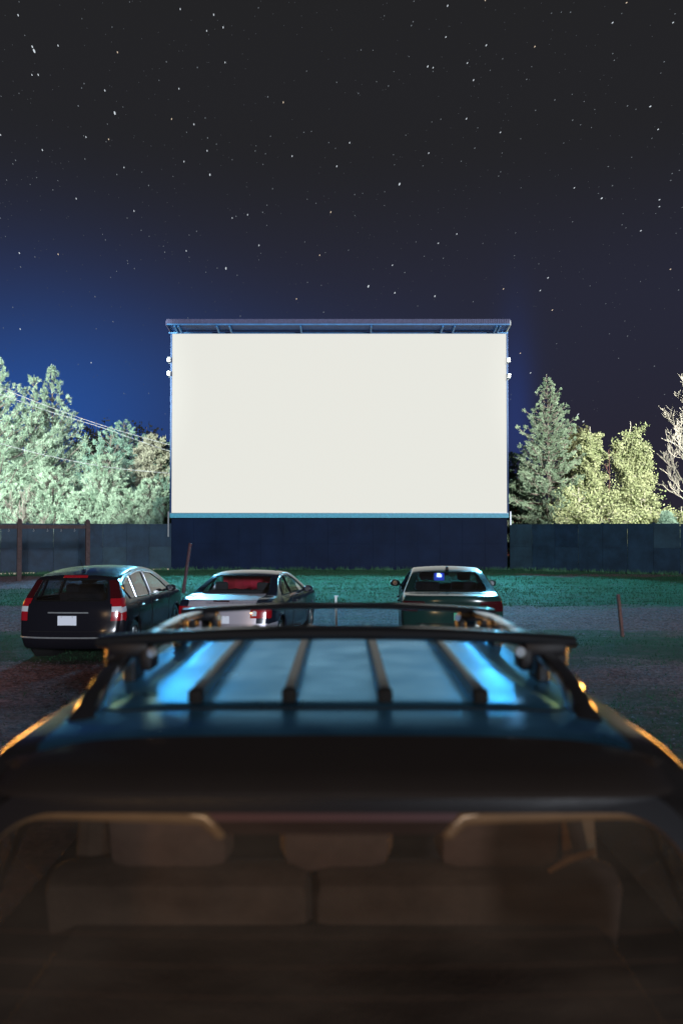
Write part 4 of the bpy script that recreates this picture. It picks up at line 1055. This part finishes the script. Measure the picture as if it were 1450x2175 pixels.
# ------------------------------------------------------------ the SUV in front of the camera
SUVX = -.012
def build_suv():
    Y0 = 0.
    t = empty('suv', (SUVX, 0, 0), 0, 'dark sport utility vehicle seen over its roof rack right before the camera', 'car')
    def W(y, z):
        w = .905 * (1 - .07 * max(0, (1.2 - y) / .5) ** 2 - .12 * max(0, (y - 4.2) / 1.0) ** 2.2)
        if z > 1.08: w -= (z - 1.08) * .40 + .01
        if z > 1.55: w -= (z - 1.55) * .18
        if z < .55: w -= .05 * ((.55 - z) / .3) ** 2
        return w
    rear = [(.80, .35), (.74, .50), (.74, .66), (.86, .72), (.90, .95), (.98, 1.15), (1.115, 1.44), (1.245, 1.71), (1.262, 1.730)]
    top = [(1.262, 1.730), (1.30, 1.765), (1.345, 1.800), (1.38, 1.804), (1.5, 1.807), (1.9, 1.812), (2.3, 1.815), (2.6, 1.808), (2.84, 1.79), (3.15, 1.735), (3.95, 1.14), (4.75, 1.03), (5.0, .90)]
    sp = dict(top=top, bot=[(.80, .35), (1.6, .27), (4.3, .27), (5.0, .32)], rear=rear, front=[(5.0, .32), (5.1, .45), (5.15, .6), (5.1, .78), (5.0, .90)],
              us=[0, .006, .018, .035, .06, .09, .13, .18, .23, .29, .35, .41, .47, .53, .59, .65, .71, .78, .84, .90, .95, .98, .993, 1], vs=[0, .06, .18, .30, .42, .54, .66, .78, .88, .945, .98, 1],
              ws=[-1, -.965, -.88, -.7, -.42, 0, .42, .7, .88, .965, 1], W=W, camber=.028, cpow=5, wrap=.05)
    V, Fc = make_grid_cage(sp); bm = subdivided(V, Fc, 3); bvh = BVHTree.FromBMesh(bm)
    pm = mat('charcoal_paint', (.014, .013, .014), .36, .3, coat=.15, rnoise=.06, nscale=4)
    roofm = mat('roof_screen_sheen', (.20, .58, .95), .33, 1.0, coat=0., rnoise=.08, nscale=5, noise=.10, bump=.04, bscale=14)  # blue reflection of the screen put into the colour of a dark roof
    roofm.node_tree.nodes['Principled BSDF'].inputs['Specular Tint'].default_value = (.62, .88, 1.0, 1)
    # glass outline on the rear slope
    def gp(x, z): f = (1.71 - z) / .26; return Vector((x, 1.247 - .13 * f, z))
    gpoly = round_poly([(-.64, 1.19), (.64, 1.19), (.582, 1.60), (.50, 1.715), (-.50, 1.715), (-.582, 1.60)], .09, 8)
    wins = [[(1.32, 1.16), (1.42, 1.56), (1.9, 1.62), (1.9, 1.14)], [(1.97, 1.14), (1.97, 1.63), (2.68, 1.64), (2.72, 1.12)], [(2.80, 1.12), (2.76, 1.64), (3.05, 1.60), (3.75, 1.14), (3.75, 1.11)]]
    wy = (1.55, 4.25); wr = .345
    def cls(c, n):
        x, y, z = c
        for q in wy:
            if abs(x) > .45 and math.hypot(y - q, z - wr) < wr + .05: return None
        if y < 1.4 and n.y < -.3 and in_poly((x, z), gpoly): return None
        if abs(n.x) > .35:
            for i, w in enumerate(wins):
                if in_poly((y, z), w): return ('wR' if x > 0 else 'wL') + str(i)
        if n.y > .2 and 3.15 < y < 4.0 and z > 1.15 and abs(x) < W(y, z) * .92: return 'windshield'
        if abs(x) > .62 and y < 1.18 and .80 < z < 1.12: return 'tR' if x > 0 else 'tL'
        if y < 1.25 and z < .70: return 'bumper'
        if y < 1.30 and abs(x) < .64 and n.y < -.2: return 'tailgate'
        if abs(n.x) > .35:
            for i, d in enumerate(([(1.93, .40), (1.93, 1.08), (2.74, 1.08), (2.74, .40)], [(2.77, .40), (2.77, 1.08), (3.8, 1.07), (3.8, .40)])):
                if in_poly((y, z), d): return ('dR' if x > 0 else 'dL') + str(i)
        if n.z > .4 and y > 4.0: return 'bonnet'
        if n.z > .9 and z > 1.7 and abs(x) < .51 and y > 1.335: return 'roof'
        return 'body'
    parts = split_mesh(bm, cls)
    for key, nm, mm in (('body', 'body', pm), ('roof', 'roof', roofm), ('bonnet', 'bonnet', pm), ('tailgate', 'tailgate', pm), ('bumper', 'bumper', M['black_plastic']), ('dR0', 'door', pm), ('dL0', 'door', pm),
                        ('dR1', 'door', pm), ('dL1', 'door', pm), ('windshield', 'windshield', M['glass_clear']), ('tR', 'taillight', M['lens_red']), ('tL', 'taillight', M['lens_red'])):
        part_from(parts, key, nm, mm, t)
    for s in 'LR':
        for i in range(3): part_from(parts, 'w%s%d' % (s, i), 'side_window', M['glass_tint'] if i < 2 else M['glass_clear'], t)
    def top_z(x, y):
        h = bvh.ray_cast(Vector((x, y, 4)), Vector((0, 0, -1))); return h[0].z if h[0] is not None else 1.7
    # raised centre panel of the roof
    px = .462; y0 = 1.535; y1 = 3.02; nx, ny = 40, 60; vs = []; fs = []
    for j in range(ny + 1):
        f = j / ny; yy = y0 + (y1 - y0) * f ** 1.3
        for i in range(nx + 1):
            s = -1 + 2 * i / nx; s = math.copysign(abs(s) ** .75, s)
            hw = px
            hw = px - .05 * min(1, max(0, (yy - y0) / .4)) ** .8; dd = min(1., (yy - y0) / .075); hw = hw - .075 * (1 - math.sqrt(max(0, 1 - (1 - dd) ** 2)))     # rounded rear corners
            x = s * hw
            edge = min((1 - abs(s)) * hw / .035, (yy - y0) / .03 if yy < y1 - .1 else (y1 - yy) / .02, 1.)
            yb = yy + .012 * (abs(x) / px) ** 2
            vs.append(Vector((x, yb, top_z(x, yb) - .0015 + .008 * math.sin(max(0, edge) * math.pi / 2))))
    for j in range(ny):
        for i in range(nx): a = j * (nx + 1) + i; fs.append((a, a + 1, a + nx + 2, a + nx + 1))
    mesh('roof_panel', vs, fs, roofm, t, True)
    g = []
    for k in range(-30, 31):
        x = k / 30 * (px + .012); yy = y0 + .012 * (x / px) ** 2 - .004 + max(0, abs(x) - (px - .06)) ** 2 * 12; g.append(Vector((x, yy, top_z(x, yy) + .0015)))
    MB().tube(g, .0022, 6, flat=.6).obj('roof_seam', M['seam'], t)
    # ribs
    ribm = mat('rib_black', (.004, .008, .016), .34, 0, spec=.14)
    for rx in (-.272, -.090, .097, .283):
        rings = []
        for y in np.linspace(1.575, 2.68, 16):
            z = top_z(rx, y) + .008; hh = .026; w = .0135; tw = .009
            rings.append([Vector((rx + dx, y, z + dz)) for dx, dz in ((-w, -.004), (-w * .95, hh * .6), (-tw, hh * .93), (0, hh), (tw, hh * .93), (w * .95, hh * .6), (w, -.004))])
        b = MB().loft(rings).obj('roof_rib', ribm, t, True)
        z = top_z(rx, 1.565) + .008
        MB().box((rx, 1.563, z + .011), (.029, .022, .028), bev=.006).obj('end_cap', M['rubber'], b, True)
    # side rails
    railm = mat('rail_black', (.02, .02, .024), .30, .5, coat=.6)
    for sg in (-1, 1):
        path = cr_spline([(1.41, 1.787), (1.47, 1.815), (1.58, 1.848), (1.8, 1.872), (2.1, 1.890), (2.5, 1.888), (2.85, 1.868), (3.02, 1.83), (3.10, 1.765)], 6) if False else None
        ctrl = [(1.49, 1.788), (1.54, 1.818), (1.64, 1.850), (1.8, 1.871), (2.1, 1.888), (2.5, 1.888), (2.85, 1.866), (3.0, 1.83), (3.10, 1.765)]
        pts = cr_spline([(sg * (.476 + .012 * math.sin((y - 1.4) * 1.8)), y, z - .006) for y, z in ctrl], 7); rings = []
        for i, p in enumerate(pts):
            w = .018 + .006 * max(0, 1 - (p.y - 1.49) / .25); hh = .030
            zt = p.z + .001; zl = top_z(p.x, p.y) - .004 if (p.y < 1.62 or p.y > 2.92) else p.z - .020
            rings.append([Vector((p.x + dx * w, p.y, zl + (zt - zl) * dz)) for dx, dz in ((-1, .0), (-1.0, .6), (-.7, .92), (0, 1.0), (.7, .92), (1.0, .6), (1, 0))])
        rl = MB().loft(rings).obj('roof_rail', railm, t, True)
        for fy in (1.9, 2.45):
            zz = top_z(sg * .48, fy); MB().box((sg * .48, fy, (zz + 1.875) / 2), (.03, .09, 1.875 - zz + .01), bev=.008).obj('rail_foot', M['black_plastic'], rl)
    # cross bars with clamps
    barm = mat('bar_black', (.016, .018, .022), .32, .5, coat=.3)
    for (by, zc, half, th, cw, hx) in ((1.862, 1.9035, .550, .015, .040, 0), (2.845, 1.873, .552, .0105, .036, 0)):
        rings = []
        for k in range(25):
            s = -1 + 2 * k / 24; x = s * half; z = zc + .006 - .020 * abs(s) ** 2.2; e = .92 if abs(s) > .99 else 1
            rings.append([Vector((x, by + math.cos(a) * cw * e, z + math.copysign(abs(math.sin(a)) ** .7, math.sin(a)) * th * e)) for a in [2 * math.pi * q / 14 for q in range(14)]])
        bar = MB().loft(rings).obj('crossbar', barm, t, True)
        MB().box((0, by, zc + .0215 - (0.0055 if th < .012 else 0)), (half * 1.7, .012, .002)).obj('rubber_strip', M['rubber'], bar)
        for sg in (-1, 1):
            x = sg * .478; b = MB()
            b.box((x, by, zc - .028), (.10, .085, .034), bev=.010); b.box((x - sg * .045, by - .01, zc - .050), (.03, .07, .05), bev=.008); b.box((x + sg * .035, by, zc - .045), (.028, .08, .05), bev=.006)
            cl_ = b.obj('clamp', M['black_plastic'], bar, True)
            MB().lathe([(-.006, .011), (.003, .010), (.007, .004)], 12, axis='Y', c=(x - sg * .062, by - .052, zc - .030)).obj('bolt', M['chrome'], cl_, True)
            MB().lathe([(-half * .0, .0)] if False else [(0, th * .9), (sg * .006, th * .8)], 12, c=(sg * half, by, zc - .014)).obj('end_cap', M['rubber'], bar, True)
    # rear spoiler
    rings = []
    for k in range(41):
        s = -1 + 2 * k / 40; a = abs(s); x = s * .558; f = a ** 4; e = a ** 10
        P_ = [(1.372, top_z(min(abs(x), .53), 1.40) - .004 + .012 * f), (1.315, 1.7885), (1.25, 1.7765), (1.205, 1.7625), (1.198, 1.756), (1.200, 1.748), (1.235, 1.738), (1.285, 1.715), (1.33, 1.735)]
        ring = []
        for i, (yy, zz) in enumerate(P_):
            w_ = (1 if 2 <= i <= 6 else .35)
            ring.append(Vector((x, yy + (.030 * f + .085 * e) * w_, zz - .012 * f - .016 * e - (.004 if i in (2, 3) else 0) * (1 - f) * 0)))
        rings.append(ring)
    MB().loft(rings).obj('spoiler', mat('spoiler_black', (.016, .013, .012), .5, 0, spec=.2, rnoise=.08), t, True)
    # rear window: pane, black border, tan inner trim, defroster wires
    def patch(name, outer, inner, m, off, parent, n=1, thick=0):
        vs = []; fs = []; K = len(outer)
        for r in range(n + 1):
            f = r / n
            for a, b in zip(outer, inner): x = a[0] * (1 - f) + b[0] * f; z = a[1] * (1 - f) + b[1] * f; vs.append(gp(x, z) + Vector((0, -off + .03 * (x / .6) ** 2, 0)))
        for r in range(n):
            for k in range(K): k2 = (k + 1) % K; fs.append((r * K + k, r * K + k2, (r + 1) * K + k2, (r + 1) * K + k))
        return mesh(name, vs, fs, m, parent, True)
    def inset(poly, d):
        cx, cz = 0, 1.44; return [(x - math.copysign(min(abs(x), d), x) * (abs(x) > .05), z - (d if z > cz else -d)) for x, z in poly]
    K = len(gpoly)
    ctr = [(x * .02, 1.44 + (z - 1.44) * .02) for x, z in gpoly]
    pane = patch('rear_window', gpoly, ctr, M['glass_suv'], .010, t, 10)
    outer = [(x * 1.03, 1.44 + (z - 1.44) * 1.10) for x, z in gpoly]  # black border widened upward for the shade under the spoiler
    patch('glass_border', outer, inset(gpoly, .006), M['frit'], .013, pane, 2)
    for k in range(11):
        z = 1.56 - .034 * k
        vv = [gp(x, z) + Vector((0, -.006 + .03 * (x / .6) ** 2, 0)) for x in np.linspace(-.50, .50, 15)]
        MB().tube(vv, .0009, 4).obj('defroster_wire', mat('defroster', (.10, .055, .04), .6), pane)
    # tan inner trim following the top of the glass, dropping round the brake light
    def trim_pts(sg):
        raw = [(.60, 1.42), (.583, 1.52), (.562, 1.62), (.535, 1.672), (.49, 1.700), (.44, 1.706), (.33, 1.705), (.215, 1.703), (.195, 1.697), (.170, 1.678)]
        return [gp(sg * x, z - .004) + Vector((0, .012 + .03 * (x / .6) ** 2, 0)) for x, z in raw]
    for sg in (-1, 1):
        MB().tube(cr_spline(trim_pts(sg), 4), [.0105] * (9 * 4) + [.004], 8).obj('inner_trim', M['trim_tan'], t, True)
    bl = MB(); pts = [(-.20, 1.712), (.20, 1.712), (.166, 1.681), (-.166, 1.681)]
    bl.add([gp(x, z) + Vector((0, o, 0)) for o in (.004, .05) for x, z in pts], [(0, 1, 2, 3), (7, 6, 5, 4), (0, 4, 5, 1), (1, 5, 6, 2), (2, 6, 7, 3), (3, 7, 4, 0)])
    bl.obj('brake_light', mat('brake_housing', (.03, .005, .008), .35), t)
    # cabin
    MB().box((0, 1.55, .74), (1.16, .95, .03)).obj('cargo_floor', M['cargo'], t)
    MB().box((0, 1.50, 1.255), (1.16, .62, .012)).obj('cargo_cover', M['cargo'], t)
    for x in (-.60, .60): MB().box((x, 1.65, .95), (.06, .95, .55), bev=.02).obj('side_lining', M['cargo'], t)
    MB().box((0, 2.4, 1.755), (1.0, 1.2, .015)).obj('headliner', M['cargo'], t)
    rot = Matrix.Rotation(R(16), 4, 'X').to_3x3()
    for (cx, w) in ((-.36, .62), (.30, .72)):
        b = MB().box(Vector((cx, 1.93, 1.07)), (w - .012, .12, .64), rot, bev=.045).obj('seat_back', M['seat_tan'], t, True)
        MB().box(Vector((cx - .02, 1.78 + .05, 1.30)), (.045, .02, .022), rot, bev=.004).obj('seat_latch', M['rubber'], b)
        MB().box(Vector((cx, 2.22, .83)), (w - .02, .5, .15), bev=.05).obj('seat', M['seat_tan'], t, True)
    for cx, w in ((-.385, .29), (.0, .262), (.375, .29)):
        h_ = MB().box(Vector((cx, 1.87, 1.46)), (w, .11, .21), rot, bev=.052).obj('headrest', mat('headrest_cloth', (.20, .135, .115), .85, noise=.25, nscale=9), t, True)
        for q in (-.06, .06): MB().tube([(cx + q, 1.93, 1.30), (cx + q, 1.90, 1.38)], .006, 6).obj('headrest_post', M['chrome'], h_)
    for cx in (-.37, .37):
        MB().box(Vector((cx, 2.95, 1.08)), (.5, .13, .66), rot, bev=.05).obj('front_seat_back', M['seat_tan'], t, True)
        MB().box(Vector((cx, 2.86, 1.50)), (.26, .10, .19), rot, bev=.04).obj('front_headrest', M['seat_tan'], t, True)
    MB().box((0, 3.65, 1.02), (1.3, .4, .22), bev=.05).obj('dashboard', M['seat_dark'], t)
    # roof pillars inside and the belt
    for sg in (-1, 1):
        MB().tube([(sg * .60, 1.95, 1.1), (sg * .585, 1.95, 1.45), (sg * .53, 1.92, 1.70)], [.045, .04, .04], 8).obj('inner_pillar', M['trim_tan'] if sg > 0 else M['seat_tan'], t, True)
    MB().box((.555, 1.86, 1.45), (.035, .004, .42), Matrix.Rotation(R(-12), 4, 'Y').to_3x3()).obj('seat_belt', M['cargo'], t)
    MB().tube([(.475, 1.80, 1.385), (.52, 1.80, 1.412), (.58, 1.80, 1.43)], [.006, .009, .008], 8).obj('grab_handle', M['trim_tan'], t, True)
    for q in wy:
        for sg in (-1, 1): wheel(t, sg * .80, q, wr, side=sg, w=.23)
    h = bvh.ray_cast(Vector((0, -3, .85)), Vector((0, 1, 0)))[0]
    MB().box((0, h.y - .012, .85), (.31, .012, .155), bev=.004).obj('number_plate', M['plate'], t)
    for sg in (-1, 1):
        m_ = MB(); c = Vector((sg * 1.02, 3.55, 1.16)); m_.tube([(sg * .84, 3.6, 1.12), c], .025, 6); m_.box(c, (.19, .12, .17), bev=.04); m_.obj('mirror', pm, t, True)
    bm.free()
build_suv()
